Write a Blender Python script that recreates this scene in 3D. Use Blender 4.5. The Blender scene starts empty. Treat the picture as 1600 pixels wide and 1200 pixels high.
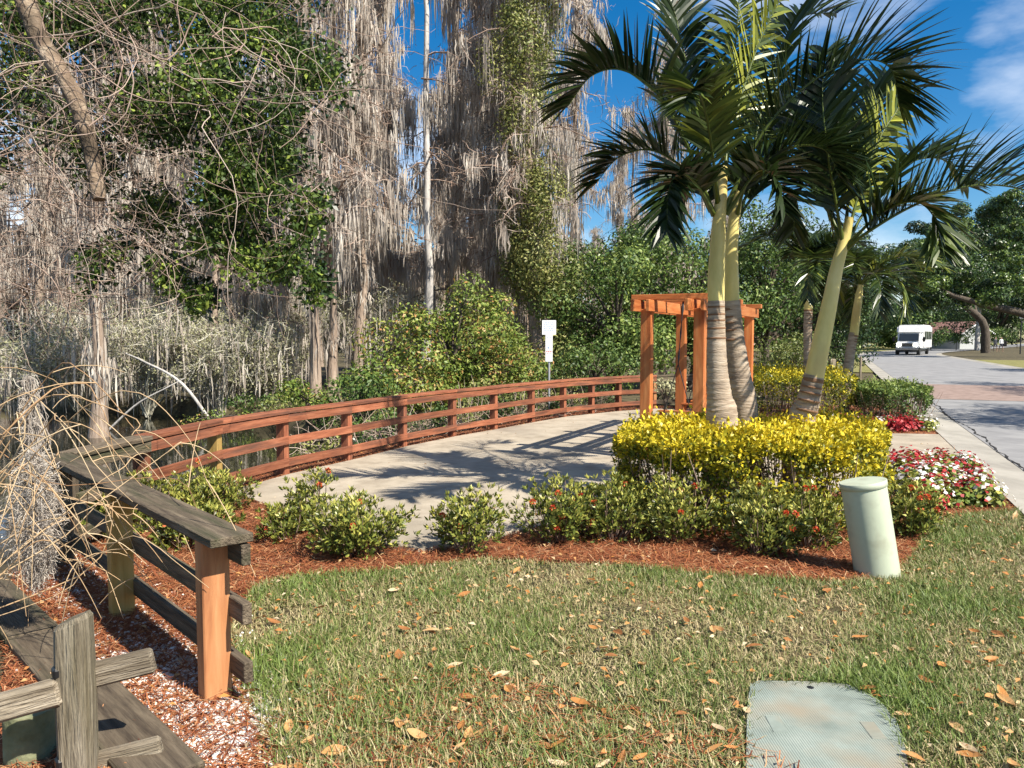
import bpy, bmesh, math, random
import numpy as np
from mathutils import Vector, Matrix, geometry
R = math.radians
rnd = random.Random(7)
rng = np.random.default_rng(7)
scene = bpy.context.scene
col = scene.collection

# ------------------------------------------------------------------ camera, world, sun
FPX, CX, CY, PITCH, CAMH = 1200.0, 800.0, 600.0, R(3.43), 1.65
cam = bpy.data.cameras.new('camera'); cam_ob = bpy.data.objects.new('camera', cam); col.objects.link(cam_ob)
cam_ob.location = (0, 0, CAMH); cam_ob.rotation_euler = (R(90) - PITCH, 0, 0)
cam.sensor_width = 36; cam.lens = 27; cam.clip_end = 3000; cam.clip_start = 0.05
scene.camera = cam_ob

SUN = Vector((0.75, -0.66, 0)).normalized(); ELEV = R(47)
sun = bpy.data.lights.new('sun', 'SUN'); sun.energy = 5.0; sun.angle = R(0.53); sun.color = (1, 0.93, 0.81)
so = bpy.data.objects.new('sun', sun); col.objects.link(so)
sdir = Vector((SUN.x * math.cos(ELEV), SUN.y * math.cos(ELEV), math.sin(ELEV)))
so.rotation_euler = sdir.to_track_quat('Z', 'Y').to_euler(); so.location = (20, -20, 30)

world = bpy.data.worlds.new('World'); scene.world = world; world.use_nodes = True
nt = world.node_tree; nt.nodes.clear()
N = nt.nodes.new
sky = N('ShaderNodeTexSky'); sky.sky_type = 'NISHITA'; sky.sun_disc = False
sky.sun_elevation = ELEV; sky.sun_rotation = math.atan2(SUN.x, SUN.y)
sky.air_density = 1.0; sky.dust_density = 0.2; sky.ozone_density = 3.0
tc = N('ShaderNodeTexCoord')
mp = N('ShaderNodeMapping'); mp.inputs['Scale'].default_value = (1.0, 1.0, 2.6); mp.inputs['Location'].default_value = (0.15, 0.3, 0.02)
nz = N('ShaderNodeTexNoise'); nz.inputs['Scale'].default_value = 2.3; nz.inputs['Detail'].default_value = 7; nz.inputs['Roughness'].default_value = 0.55
cr = N('ShaderNodeValToRGB'); cr.color_ramp.elements[0].position = 0.49; cr.color_ramp.elements[1].position = 0.74
mx = N('ShaderNodeMix'); mx.data_type = 'RGBA'; mx.inputs[7].default_value = (8.5, 9.0, 9.8, 1)
hs = N('ShaderNodeHueSaturation'); hs.inputs['Saturation'].default_value = 1.45
bg = N('ShaderNodeBackground'); bg.inputs[1].default_value = 0.07
wo = N('ShaderNodeOutputWorld')
L = nt.links.new
L(tc.outputs['Generated'], mp.inputs['Vector']); L(mp.outputs[0], nz.inputs['Vector']); L(nz.outputs[0], cr.inputs[0])
L(cr.outputs[0], mx.inputs[0]); L(sky.outputs[0], hs.inputs['Color']); L(hs.outputs[0], mx.inputs[6]); L(mx.outputs[2], bg.inputs[0]); L(bg.outputs[0], wo.inputs[0])
scene.view_settings.view_transform = 'Standard'; scene.view_settings.look = 'None'
scene.view_settings.exposure = 1.0; scene.view_settings.gamma = 1.0

# ------------------------------------------------------------------ pixel -> place
def ray(px, py):
    u = (px - CX) / FPX; v = (py - CY) / FPX
    f = Vector((0, math.cos(PITCH), -math.sin(PITCH))); up = Vector((0, math.sin(PITCH), math.cos(PITCH)))
    return f + u * Vector((1, 0, 0)) - v * up
def G(px, py, z=0.0):
    d = ray(px, py); t = (z - CAMH) / d.z
    return Vector((0, 0, CAMH)) + t * d
def D(px, py, y):
    d = ray(px, py)
    return Vector((0, 0, CAMH)) + d * (y / d.y)

# ------------------------------------------------------------------ materials
def nodes_of(name):
    m = bpy.data.materials.new(name); m.use_nodes = True
    t = m.node_tree; t.nodes.clear()
    o = t.nodes.new('ShaderNodeOutputMaterial'); p = t.nodes.new('ShaderNodeBsdfPrincipled')
    t.links.new(p.outputs[0], o.inputs[0])
    return m, t, p, o
def ramp(t, stops):
    r = t.nodes.new('ShaderNodeValToRGB'); e = r.color_ramp.elements
    while len(e) < len(stops): e.new(0.5)
    for k, (pos, c) in enumerate(stops): e[k].position = pos; e[k].color = (*c, 1)
    return r
def surf(name, stops, scale=5, detail=8, rough=0.8, bump=0.3, bscale=None, stretch=None, coord='Object', spec=0.3, metal=0, distort=0, second=None, bdist=0.02):
    m, t, p, o = nodes_of(name)
    c = t.nodes.new('ShaderNodeTexCoord'); mpn = t.nodes.new('ShaderNodeMapping')
    if stretch: mpn.inputs['Scale'].default_value = stretch
    t.links.new(c.outputs[coord], mpn.inputs[0])
    oi = t.nodes.new('ShaderNodeObjectInfo')
    va = t.nodes.new('ShaderNodeVectorMath'); va.operation = 'ADD'
    sc = t.nodes.new('ShaderNodeVectorMath'); sc.operation = 'SCALE'; sc.inputs[0].default_value = (17.3, 9.1, 31.7)
    t.links.new(oi.outputs['Random'], sc.inputs['Scale'])
    t.links.new(mpn.outputs[0], va.inputs[0]); t.links.new(sc.outputs[0], va.inputs[1])
    n = t.nodes.new('ShaderNodeTexNoise'); n.inputs['Scale'].default_value = scale; n.inputs['Detail'].default_value = detail
    n.inputs['Distortion'].default_value = distort; n.inputs['Roughness'].default_value = 0.6
    t.links.new(va.outputs[0], n.inputs['Vector'])
    r = ramp(t, stops); t.links.new(n.outputs[0], r.inputs[0])
    colour = r.outputs[0]
    if second:   # (scale, colour, lo, hi): blotches of a second colour with their own shape
        n2 = t.nodes.new('ShaderNodeTexNoise'); n2.inputs['Scale'].default_value = second[0]; n2.inputs['Detail'].default_value = 6
        t.links.new(va.outputs[0], n2.inputs['Vector'])
        r2 = ramp(t, [(second[2], (0, 0, 0)), (second[3], (1, 1, 1))]); t.links.new(n2.outputs[0], r2.inputs[0])
        mxn = t.nodes.new('ShaderNodeMix'); mxn.data_type = 'RGBA'; mxn.inputs[7].default_value = (*second[1], 1)
        t.links.new(r2.outputs[0], mxn.inputs[0]); t.links.new(colour, mxn.inputs[6]); colour = mxn.outputs[2]
    if 'wood' in name or name == 'cedar':
        hv = t.nodes.new('ShaderNodeHueSaturation'); mrn = t.nodes.new('ShaderNodeMapRange'); mrn.inputs[3].default_value = 0.66; mrn.inputs[4].default_value = 1.12
        t.links.new(oi.outputs['Random'], mrn.inputs[0]); t.links.new(mrn.outputs[0], hv.inputs['Value']); t.links.new(colour, hv.inputs['Color']); colour = hv.outputs[0]
    t.links.new(colour, p.inputs['Base Color'])
    p.inputs['Roughness'].default_value = rough; p.inputs['Specular IOR Level'].default_value = spec; p.inputs['Metallic'].default_value = metal
    if bump:
        b = t.nodes.new('ShaderNodeBump'); b.inputs['Strength'].default_value = bump; b.inputs['Distance'].default_value = bdist
        n3 = t.nodes.new('ShaderNodeTexNoise'); n3.inputs['Scale'].default_value = bscale or scale * 3; n3.inputs['Detail'].default_value = 8
        t.links.new(va.outputs[0], n3.inputs['Vector']); t.links.new(n3.outputs[0], b.inputs['Height']); t.links.new(b.outputs[0], p.inputs['Normal'])
    return m
def leafmat(name, stops, trans=0.3, rough=0.5, spec=0.35):
    m, t, p, o = nodes_of(name)
    a = t.nodes.new('ShaderNodeAttribute'); a.attribute_name = 'tone'
    r = ramp(t, stops); t.links.new(a.outputs['Fac'], r.inputs[0])
    t.links.new(r.outputs[0], p.inputs['Base Color']); p.inputs['Roughness'].default_value = rough; p.inputs['Specular IOR Level'].default_value = spec
    if trans > 0:
        tr = t.nodes.new('ShaderNodeBsdfTranslucent'); ms = t.nodes.new('ShaderNodeMixShader'); ms.inputs[0].default_value = trans * 0.55
        hsn = t.nodes.new('ShaderNodeHueSaturation'); hsn.inputs['Value'].default_value = 1.3
        t.links.new(r.outputs[0], hsn.inputs['Color']); t.links.new(hsn.outputs[0], tr.inputs[0])
        t.links.new(p.outputs[0], ms.inputs[1]); t.links.new(tr.outputs[0], ms.inputs[2]); t.links.new(ms.outputs[0], o.inputs[0])
    return m
def plain(name, c, rough=0.5, spec=0.4, metal=0, emit=0):
    m = surf(name, [(0.3, tuple(x * 0.92 for x in c)), (0.7, c)], scale=6, rough=rough, bump=0, spec=spec, metal=metal)
    if emit:
        p = [n for n in m.node_tree.nodes if n.type == 'BSDF_PRINCIPLED'][0]
        p.inputs['Emission Color'].default_value = (1, 0.95, 0.8, 1); p.inputs['Emission Strength'].default_value = emit
    return m
WS = (1.2, 14, 14)
M = {}
M['red_wood'] = surf('red_wood', [(0.28, (0.14, 0.046, 0.025)), (0.5, (0.29, 0.1, 0.05)), (0.75, (0.4, 0.165, 0.09))], 2.2, rough=0.62, bump=0.35, stretch=WS, second=(0.9, (0.1, 0.05, 0.035), 0.47, 0.72))
M['grey_wood'] = surf('grey_wood', [(0.3, (0.055, 0.04, 0.028)), (0.5, (0.13, 0.1, 0.068)), (0.75, (0.24, 0.19, 0.13))], 2.4, rough=0.9, bump=0.8, stretch=WS, second=(0.7, (0.05, 0.055, 0.025), 0.5, 0.72))
M['pale_wood'] = surf('pale_wood', [(0.28, (0.1, 0.08, 0.055)), (0.45, (0.25, 0.205, 0.145)), (0.7, (0.44, 0.38, 0.29))], 2.4, rough=0.92, bump=0.9, stretch=(1.2, 18, 18), second=(0.9, (0.14, 0.11, 0.075), 0.48, 0.72))
M['new_wood'] = surf('new_wood', [(0.3, (0.33, 0.13, 0.055)), (0.5, (0.45, 0.2, 0.085)), (0.7, (0.52, 0.27, 0.125))], 2.0, rough=0.6, bump=0.25, stretch=(1.0, 9, 9), distort=0.6)
M['yellow_wood'] = surf('yellow_wood', [(0.3, (0.34, 0.2, 0.05)), (0.5, (0.46, 0.3, 0.09)), (0.7, (0.5, 0.35, 0.13))], 2.0, rough=0.65, bump=0.25, stretch=(1.0, 9, 9), distort=0.6)
M['cedar'] = surf('cedar', [(0.3, (0.36, 0.09, 0.025)), (0.5, (0.52, 0.17, 0.05)), (0.7, (0.6, 0.25, 0.09))], 1.6, rough=0.55, bump=0.2, stretch=(0.9, 8, 8), distort=0.5)
M['green_pile'] = surf('green_pile', [(0.3, (0.09, 0.1, 0.05)), (0.5, (0.2, 0.21, 0.12)), (0.7, (0.33, 0.32, 0.2))], 6, rough=0.95, bump=0.8)
M['concrete'] = surf('concrete', [(0.3, (0.24, 0.2, 0.15)), (0.5, (0.35, 0.3, 0.23)), (0.7, (0.42, 0.365, 0.285))], 3.2, detail=14, rough=0.9, bump=0.5, bscale=45, bdist=0.01, second=(0.6, (0.2, 0.175, 0.14), 0.5, 0.8))
M['gutter'] = surf('gutter', [(0.3, (0.2, 0.185, 0.16)), (0.5, (0.3, 0.28, 0.24)), (0.7, (0.37, 0.345, 0.3))], 1.3, rough=0.9, bump=0.25, bscale=50, bdist=0.006, second=(0.7, (0.25, 0.23, 0.2), 0.52, 0.75))
M['asphalt'] = surf('asphalt', [(0.3, (0.17, 0.168, 0.17)), (0.5, (0.225, 0.222, 0.222)), (0.7, (0.28, 0.275, 0.27))], 1.5, detail=12, rough=0.9, bump=0.35, bscale=90, bdist=0.008)
M['crack'] = plain('crack', (0.02, 0.018, 0.016), rough=1)
M['mulch'] = surf('mulch', [(0.28, (0.07, 0.025, 0.014)), (0.45, (0.2, 0.07, 0.035)), (0.6, (0.3, 0.12, 0.06)), (0.8, (0.4, 0.21, 0.12))], 26, detail=10, rough=0.95, bump=1.0, bscale=45, bdist=0.03)
M['soil'] = surf('soil', [(0.3, (0.025, 0.02, 0.01)), (0.5, (0.06, 0.05, 0.022)), (0.7, (0.1, 0.085, 0.04))], 9, detail=12, rough=0.95, bump=0.8, bscale=40, bdist=0.03, second=(1.5, (0.2, 0.14, 0.075), 0.52, 0.72))
M['verge'] = surf('verge', [(0.3, (0.1, 0.11, 0.03)), (0.5, (0.19, 0.18, 0.06)), (0.7, (0.28, 0.24, 0.1))], 2.0, detail=12, rough=0.95, bump=0.8, bscale=20, bdist=0.05)
M['forest_floor'] = surf('forest_floor', [(0.3, (0.035, 0.028, 0.018)), (0.5, (0.08, 0.065, 0.035)), (0.7, (0.14, 0.12, 0.06))], 3, detail=12, rough=1, bump=0.8)
M['bark'] = surf('bark', [(0.3, (0.16, 0.115, 0.085)), (0.5, (0.31, 0.235, 0.18)), (0.7, (0.43, 0.35, 0.28))], 3, detail=10, rough=0.95, bump=0.7, stretch=(6, 6, 0.6), bdist=0.04)
M['pale_bark'] = surf('pale_bark', [(0.3, (0.28, 0.26, 0.24)), (0.5, (0.46, 0.43, 0.4)), (0.7, (0.58, 0.55, 0.51))], 3, detail=10, rough=0.95, bump=0.5, stretch=(4, 4, 0.7), bdist=0.03)
M['dark_bark'] = surf('dark_bark', [(0.3, (0.035, 0.028, 0.022)), (0.5, (0.085, 0.068, 0.052)), (0.7, (0.15, 0.125, 0.1))], 4, detail=10, rough=0.95, bump=0.7, stretch=(5, 5, 0.8), bdist=0.04)
M['stub_bark'] = surf('stub_bark', [(0.3, (0.09, 0.06, 0.04)), (0.5, (0.22, 0.16, 0.11)), (0.7, (0.42, 0.34, 0.25))], 5, detail=10, rough=0.95, bump=1.0, bdist=0.05, second=(2.2, (0.06, 0.045, 0.03), 0.45, 0.62))
M['palm_trunk'] = surf('palm_trunk', [(0.3, (0.2, 0.145, 0.1)), (0.5, (0.36, 0.285, 0.21)), (0.7, (0.46, 0.385, 0.3))], 4, detail=10, rough=0.9, bump=0.5, stretch=(1.4, 1.4, 7), second=(1.2, (0.17, 0.13, 0.1), 0.52, 0.72))
M['crownshaft'] = surf('crownshaft', [(0.3, (0.5, 0.42, 0.12)), (0.5, (0.66, 0.55, 0.19)), (0.7, (0.72, 0.62, 0.28))], 2.2, rough=0.42, bump=0.1, stretch=(2, 2, 0.8), spec=0.5, second=(1.6, (0.5, 0.36, 0.13), 0.55, 0.8))
M['greenshaft'] = surf('greenshaft', [(0.3, (0.2, 0.24, 0.06)), (0.5, (0.4, 0.42, 0.2)), (0.7, (0.55, 0.54, 0.32))], 2.2, rough=0.45, bump=0.1, stretch=(2, 2, 0.8), spec=0.5)
M['scar'] = plain('scar', (0.2, 0.11, 0.06), rough=0.9)
M['palm_leaf'] = leafmat('palm_leaf', [(0, (0.01, 0.02, 0.006)), (0.55, (0.026, 0.046, 0.011)), (0.82, (0.11, 0.145, 0.025)), (1, (0.34, 0.35, 0.05))], 0.3, 0.34, 0.42)
M['rachis'] = plain('rachis', (0.2, 0.22, 0.07), rough=0.45)
M['moss'] = leafmat('moss', [(0, (0.26, 0.215, 0.18)), (0.5, (0.45, 0.395, 0.34)), (1, (0.6, 0.55, 0.48))], 0.42, 0.95, 0.05)
M['twig'] = leafmat('twig', [(0, (0.09, 0.062, 0.045)), (0.5, (0.36, 0.26, 0.205)), (1, (0.5, 0.41, 0.34))], 0.15, 0.9, 0.1)
M['tan_twig'] = leafmat('tan_twig', [(0, (0.22, 0.12, 0.06)), (0.5, (0.4, 0.26, 0.14)), (1, (0.52, 0.4, 0.25))], 0, 0.8, 0.2)
M['lichen'] = leafmat('lichen', [(0, (0.2, 0.18, 0.13)), (0.5, (0.36, 0.34, 0.26)), (1, (0.52, 0.5, 0.42))], 0, 0.9, 0.1)
M['rust'] = leafmat('rust', [(0, (0.2, 0.06, 0.02)), (1, (0.42, 0.16, 0.06))], 0.2, 0.9, 0.1)
M['green_leaf'] = leafmat('green_leaf', [(0, (0.025, 0.05, 0.014)), (0.5, (0.065, 0.12, 0.025)), (0.85, (0.14, 0.2, 0.045)), (1, (0.24, 0.3, 0.07))], 0.28)
M['bright_leaf'] = leafmat('bright_leaf', [(0, (0.05, 0.09, 0.015)), (0.5, (0.14, 0.2, 0.035)), (0.8, (0.26, 0.3, 0.06)), (0.93, (0.34, 0.28, 0.08)), (1, (0.4, 0.2, 0.07))], 0.3)
M['vine_leaf'] = leafmat('vine_leaf', [(0, (0.06, 0.09, 0.02)), (0.5, (0.17, 0.2, 0.05)), (1, (0.34, 0.32, 0.11))], 0.3)
M['dark_leaf'] = leafmat('dark_leaf', [(0, (0.012, 0.022, 0.008)), (0.6, (0.035, 0.07, 0.018)), (0.9, (0.09, 0.15, 0.03)), (1, (0.2, 0.27, 0.05))], 0.25, 0.4, 0.45)
M['overhang_leaf'] = leafmat('overhang_leaf', [(0, (0.02, 0.038, 0.01)), (0.5, (0.055, 0.095, 0.02)), (0.85, (0.13, 0.19, 0.035)), (1, (0.27, 0.33, 0.06))], 0.35, 0.5, 0.2)
M['pale_leaf'] = leafmat('pale_leaf', [(0, (0.16, 0.16, 0.08)), (0.5, (0.3, 0.3, 0.16)), (1, (0.44, 0.43, 0.26))], 0.3, 0.8, 0.1)
M['gold_leaf'] = leafmat('gold_leaf', [(0, (0.03, 0.05, 0.01)), (0.35, (0.11, 0.14, 0.018)), (0.6, (0.38, 0.34, 0.022)), (1, (0.66, 0.52, 0.03))], 0.3, 0.45)
M['ixora_leaf'] = leafmat('ixora_leaf', [(0, (0.025, 0.04, 0.01)), (0.4, (0.08, 0.11, 0.02)), (0.75, (0.25, 0.27, 0.05)), (1, (0.46, 0.43, 0.1))], 0.25, 0.42, 0.45)
M['red_petal'] = leafmat('red_petal', [(0, (0.4, 0.03, 0.02)), (0.5, (0.6, 0.09, 0.03)), (1, (0.7, 0.2, 0.07))], 0.3)
M['crimson'] = leafmat('crimson', [(0, (0.12, 0.01, 0.012)), (0.6, (0.34, 0.02, 0.025)), (1, (0.5, 0.05, 0.05))], 0.25)
M['white_petal'] = leafmat('white_petal', [(0, (0.66, 0.62, 0.6)), (1, (0.82, 0.8, 0.78))], 0.3)
M['grass'] = leafmat('grass', [(0, (0.34, 0.26, 0.13)), (0.28, (0.48, 0.4, 0.22)), (0.4, (0.2, 0.22, 0.065)), (0.7, (0.09, 0.14, 0.028)), (1, (0.2, 0.27, 0.06))], 0.25, 0.5)
M['straw'] = leafmat('straw', [(0, (0.1, 0.03, 0.018)), (0.4, (0.26, 0.08, 0.035)), (0.75, (0.4, 0.16, 0.065)), (1, (0.52, 0.33, 0.18))], 0.1, 0.8, 0.15)
M['dead_leaf'] = leafmat('dead_leaf', [(0, (0.24, 0.1, 0.035)), (0.45, (0.46, 0.2, 0.055)), (0.75, (0.5, 0.31, 0.14)), (1, (0.55, 0.44, 0.29))], 0.2, 0.6, 0.3)
M['shell'] = leafmat('shell', [(0, (0.5, 0.46, 0.4)), (1, (0.8, 0.78, 0.74))], 0, 0.7)
M['pedestal'] = surf('pedestal', [(0.3, (0.4, 0.44, 0.33)), (0.7, (0.46, 0.5, 0.38))], 3, rough=0.5, bump=0.05, second=(7, (0.33, 0.34, 0.25), 0.54, 0.78))
M['white_paint'] = plain('white_paint', (0.78, 0.78, 0.78), rough=0.3, spec=0.5)
M['black'] = plain('black', (0.012, 0.012, 0.013), rough=0.4)
M['tyre'] = plain('tyre', (0.02, 0.02, 0.02), rough=0.9)
M['glass'] = plain('glass', (0.02, 0.025, 0.03), rough=0.06, spec=0.8)
M['chrome'] = plain('chrome', (0.5, 0.5, 0.52), rough=0.25, metal=0.9)
M['headlight'] = plain('headlight', (0.8, 0.78, 0.7), rough=0.2, emit=6)
M['steel'] = plain('steel', (0.42, 0.44, 0.46), rough=0.45, metal=0.5)
M['chain'] = plain('chain', (0.05, 0.05, 0.055), rough=0.45, metal=0.7)
M['sign_white'] = plain('sign_white', (0.78, 0.8, 0.82), rough=0.35)
M['ink_blue'] = plain('ink_blue', (0.3, 0.4, 0.55), rough=0.5)
M['ink_red'] = plain('ink_red', (0.6, 0.12, 0.1), rough=0.5)
M['house_wall'] = plain('house_wall', (0.36, 0.37, 0.36), rough=0.9)
M['roof'] = surf('roof', [(0.3, (0.13, 0.07, 0.06)), (0.7, (0.24, 0.13, 0.11))], 8, rough=0.9, bump=0.2)
M['skin'] = plain('skin', (0.45, 0.28, 0.2), rough=0.6)
M['paver'] = surf('paver', [(0.3, (0.17, 0.12, 0.1)), (0.5, (0.25, 0.18, 0.15)), (0.7, (0.31, 0.23, 0.2))], 4, rough=0.9, bump=0.2)

# water
m, t, p, o = nodes_of('pond_water')
p.inputs['Base Color'].default_value = (0.016, 0.016, 0.01, 1); p.inputs['Roughness'].default_value = 0.03; p.inputs['IOR'].default_value = 1.33
p.inputs['Specular IOR Level'].default_value = 0.9
c = t.nodes.new('ShaderNodeTexCoord'); mpn = t.nodes.new('ShaderNodeMapping'); mpn.inputs['Scale'].default_value = (1, 1, 1)
n = t.nodes.new('ShaderNodeTexNoise'); n.inputs['Scale'].default_value = 2.5; n.inputs['Detail'].default_value = 4
b = t.nodes.new('ShaderNodeBump'); b.inputs['Strength'].default_value = 0.12; b.inputs['Distance'].default_value = 0.03
t.links.new(c.outputs['Object'], mpn.inputs[0]); t.links.new(mpn.outputs[0], n.inputs[0]); t.links.new(n.outputs[0], b.inputs['Height']); t.links.new(b.outputs[0], p.inputs['Normal'])
M['water'] = m

# ribbed utility cover: fine ribs as relief
m = surf('cover', [(0.3, (0.16, 0.19, 0.165)), (0.5, (0.225, 0.262, 0.23)), (0.7, (0.29, 0.325, 0.285))], 4.5, rough=0.7, bump=0, second=(3.5, (0.27, 0.24, 0.18), 0.5, 0.75))
t = m.node_tree; p = [x for x in t.nodes if x.type == 'BSDF_PRINCIPLED'][0]
c = t.nodes.new('ShaderNodeTexCoord'); w = t.nodes.new('ShaderNodeTexWave'); w.inputs['Scale'].default_value = 30; w.bands_direction = 'X'
b = t.nodes.new('ShaderNodeBump'); b.inputs['Strength'].default_value = 0.5; b.inputs['Distance'].default_value = 0.004
t.links.new(c.outputs['Object'], w.inputs[0]); t.links.new(w.outputs['Color'], b.inputs['Height']); t.links.new(b.outputs[0], p.inputs['Normal'])
M['cover'] = m

# ------------------------------------------------------------------ object helpers
def link(name, me, mat=None, root=None):
    o = bpy.data.objects.new(name, me); col.objects.link(o)
    if mat is not None: me.materials.append(M[mat] if isinstance(mat, str) else mat)
    if root is not None: attach(o, root)
    if name in ('petals', 'moss', 'branches', 'twigs', 'vines', 'strands', 'lettering'): o['kind'] = 'stuff'
    return o
def attach(o, root):
    o.parent = root
    r = root
    mw = Matrix.Identity(4); chain = []
    while r: chain.append(r); r = r.parent
    for r in reversed(chain): mw = mw @ r.matrix_parent_inverse @ r.matrix_basis
    o.matrix_parent_inverse = mw.inverted()
def empty(name, loc, label=None, cat=None, group=None):
    o = bpy.data.objects.new(name, None); o.empty_display_size = 0.2; o.location = loc; col.objects.link(o)
    if label: tag(o, label, cat, group)
    return o
def tag(o, label, cat, group=None, kind=None):
    o['label'] = label; o['category'] = cat
    if group: o['group'] = group
    if kind: o['kind'] = kind
    return o
def struct(o, label=None):
    o['kind'] = 'structure'
    if label: o['label'] = label
    return o
def copy_tree(root, loc, rz=0.0, s=1.0, label=None, group=None):
    c = root.copy(); col.objects.link(c)
    c.location = loc; c.rotation_euler = (0, 0, rz); c.scale = (s, s, s) if not isinstance(s, tuple) else s
    if label: c['label'] = label
    if group: c['group'] = group
    for ch in list(root.children):
        k = ch.copy(); col.objects.link(k); k.parent = c
        for g in list(ch.children):
            q = g.copy(); col.objects.link(q); q.parent = k
    return c

def raw_mesh(name, V, loops, starts, tone=None, smooth=False):
    V = np.asarray(V, dtype=np.float32).reshape(-1, 3); loops = np.asarray(loops, dtype=np.int32).ravel(); starts = np.asarray(starts, dtype=np.int32).ravel()
    me = bpy.data.meshes.new(name)
    me.vertices.add(len(V)); me.vertices.foreach_set('co', V.ravel())
    me.loops.add(len(loops)); me.loops.foreach_set('vertex_index', loops)
    me.polygons.add(len(starts)); me.polygons.foreach_set('loop_start', starts)
    if smooth: me.polygons.foreach_set('use_smooth', np.ones(len(starts), dtype=bool))
    if tone is not None:
        a = me.attributes.new('tone', 'FLOAT', 'FACE'); a.data.foreach_set('value', np.asarray(tone, dtype=np.float32).ravel())
    me.update(calc_edges=True); me.validate()
    return me
class Geo:
    """collects quads and triangles, builds one mesh"""
    def __init__(s): s.V = []; s.Q = []; s.T = []; s.n = 0
    def quads(s, V, F, tone):
        s.V.append(V.reshape(-1, 3)); s.Q.append((F + s.n, np.broadcast_to(tone, (len(F),)))); s.n += len(V.reshape(-1, 3))
    def mesh(s, name, smooth=False):
        V = np.concatenate(s.V); F = np.concatenate([q[0] for q in s.Q]); T = np.concatenate([q[1] for q in s.Q])
        return raw_mesh(name, V, F.ravel(), np.arange(len(F)) * 4, T, smooth)
def norm(a): return a / np.maximum(np.linalg.norm(a, axis=-1, keepdims=True), 1e-9)
def add_leaves(g, P, A, Nn, length, width, tone, fold=0.15):
    """diamond leaves folded on the midrib: base P, axis A, normal Nn"""
    A = norm(A); S = norm(np.cross(A, Nn)); U = norm(np.cross(S, A))
    l = np.broadcast_to(length, (len(P),))[:, None]; w = np.broadcast_to(width, (len(P),))[:, None]
    V = np.stack([P, P + A * l * 0.45 + S * w * 0.5 + U * w * fold, P + A * l - U * l * 0.12, P + A * l * 0.45 - S * w * 0.5 + U * w * fold], 1)
    F = np.arange(len(P) * 4).reshape(-1, 4)
    g.quads(V, F, tone)
def add_ribbons(g, P, W, S, tone):
    """P (n,k,3) W (n,k) S (n,3) or (n,k,3) side vectors"""
    n, k, _ = P.shape
    if S.ndim == 2: S = S[:, None, :]
    a = P + S * W[..., None] * 0.5; bb = P - S * W[..., None] * 0.5
    V = np.stack([a, bb], 2)
    base = (np.arange(n) * k * 2)[:, None] + (np.arange(k - 1) * 2)[None, :]
    F = np.stack([base, base + 1, base + 3, base + 2], -1).reshape(-1, 4)
    g.quads(V, F, np.repeat(np.broadcast_to(tone, (n,)), k - 1))
def add_tubes(g, P, Rr, sides=4, tone=0.5):
    P = np.asarray(P, float); Rr = np.asarray(Rr, float)
    n, k, _ = P.shape
    T = np.gradient(P, axis=1); T = norm(T)
    ref = np.tile(np.array([0.31, 0.17, 0.05]), (n, k, 1)) + np.where(np.abs(T[..., 2:3]) > 0.8, np.array([1.0, 0, 0]), np.array([0, 0, 1.0]))
    ref = np.broadcast_to(ref[:, :1], ref.shape)
    A = norm(np.cross(T, ref)); B = np.cross(T, A)
    ang = np.arange(sides) * 2 * math.pi / sides
    V = P[:, :, None, :] + Rr[:, :, None, None] * (A[:, :, None, :] * np.cos(ang)[:, None] + B[:, :, None, :] * np.sin(ang)[:, None])
    i = np.arange(n)[:, None, None] * k * sides; j = np.arange(k - 1)[None, :, None] * sides; s = np.arange(sides)[None, None, :]; s2 = (s + 1) % sides
    F = np.stack([i + j + s, i + j + s2, i + j + sides + s2, i + j + sides + s], -1).reshape(-1, 4)
    g.quads(V, F, np.repeat(np.broadcast_to(tone, (n,)), (k - 1) * sides))
def tube_obj(name, pts, rad, mat, root, sides=12, capped=True):
    g = Geo(); P = np.array([pts], float); add_tubes(g, P, np.array([rad], float), sides)
    if capped:
        for e in (0, -1):
            q = P[:, [e, e]] + 0.0; q[0, 1 if e == 0 else 0] += 0
            tiny = np.array([[rad[e], 0.001]]); d = (P[0, 1] - P[0, 0]) if e == 0 else (P[0, -1] - P[0, -2]); d = d / np.linalg.norm(d) * 0.002
            q[0, 1] = q[0, 0] + (-d if e == 0 else d); add_tubes(g, q, tiny, sides)
    return link(name, g.mesh(name, True), mat, root)
def rand_dirs(n): return norm(rng.normal(size=(n, 3)))

def box_mesh(name, sx, sy, sz, bev=0.004):
    bm = bmesh.new(); bmesh.ops.create_cube(bm, size=1); bmesh.ops.scale(bm, vec=(sx, sy, sz), verts=bm.verts)
    if bev: bmesh.ops.bevel(bm, geom=bm.edges, offset=bev, segments=1, affect='EDGES')
    me = bpy.data.meshes.new(name); bm.to_mesh(me); bm.free(); return me
def board(name, p0, p1, w, h, mat, root, bev=0.004, roll=0.0, over=0.0):
    """timber from p0 to p1; w = horizontal width, h = height of the section (local x runs along the grain)"""
    p0 = Vector(p0); p1 = Vector(p1); d = p1 - p0; ln = d.length + over * 2
    x = d.normalized(); ref = Vector((0, 0, 1)) if abs(x.z) < 0.95 else Vector((0, 1, 0))
    if isinstance(roll, Vector): y = (roll - x * roll.dot(x)).normalized()
    else: y = ref.cross(x).normalized()
    z = x.cross(y)
    o = link(name, box_mesh(name, ln, w, h, bev), mat)
    mw = Matrix((x, y, z)).transposed().to_4x4(); mw.translation = (p0 + p1) / 2
    o.matrix_basis = mw
    if root is not None: attach(o, root)
    return o
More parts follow.
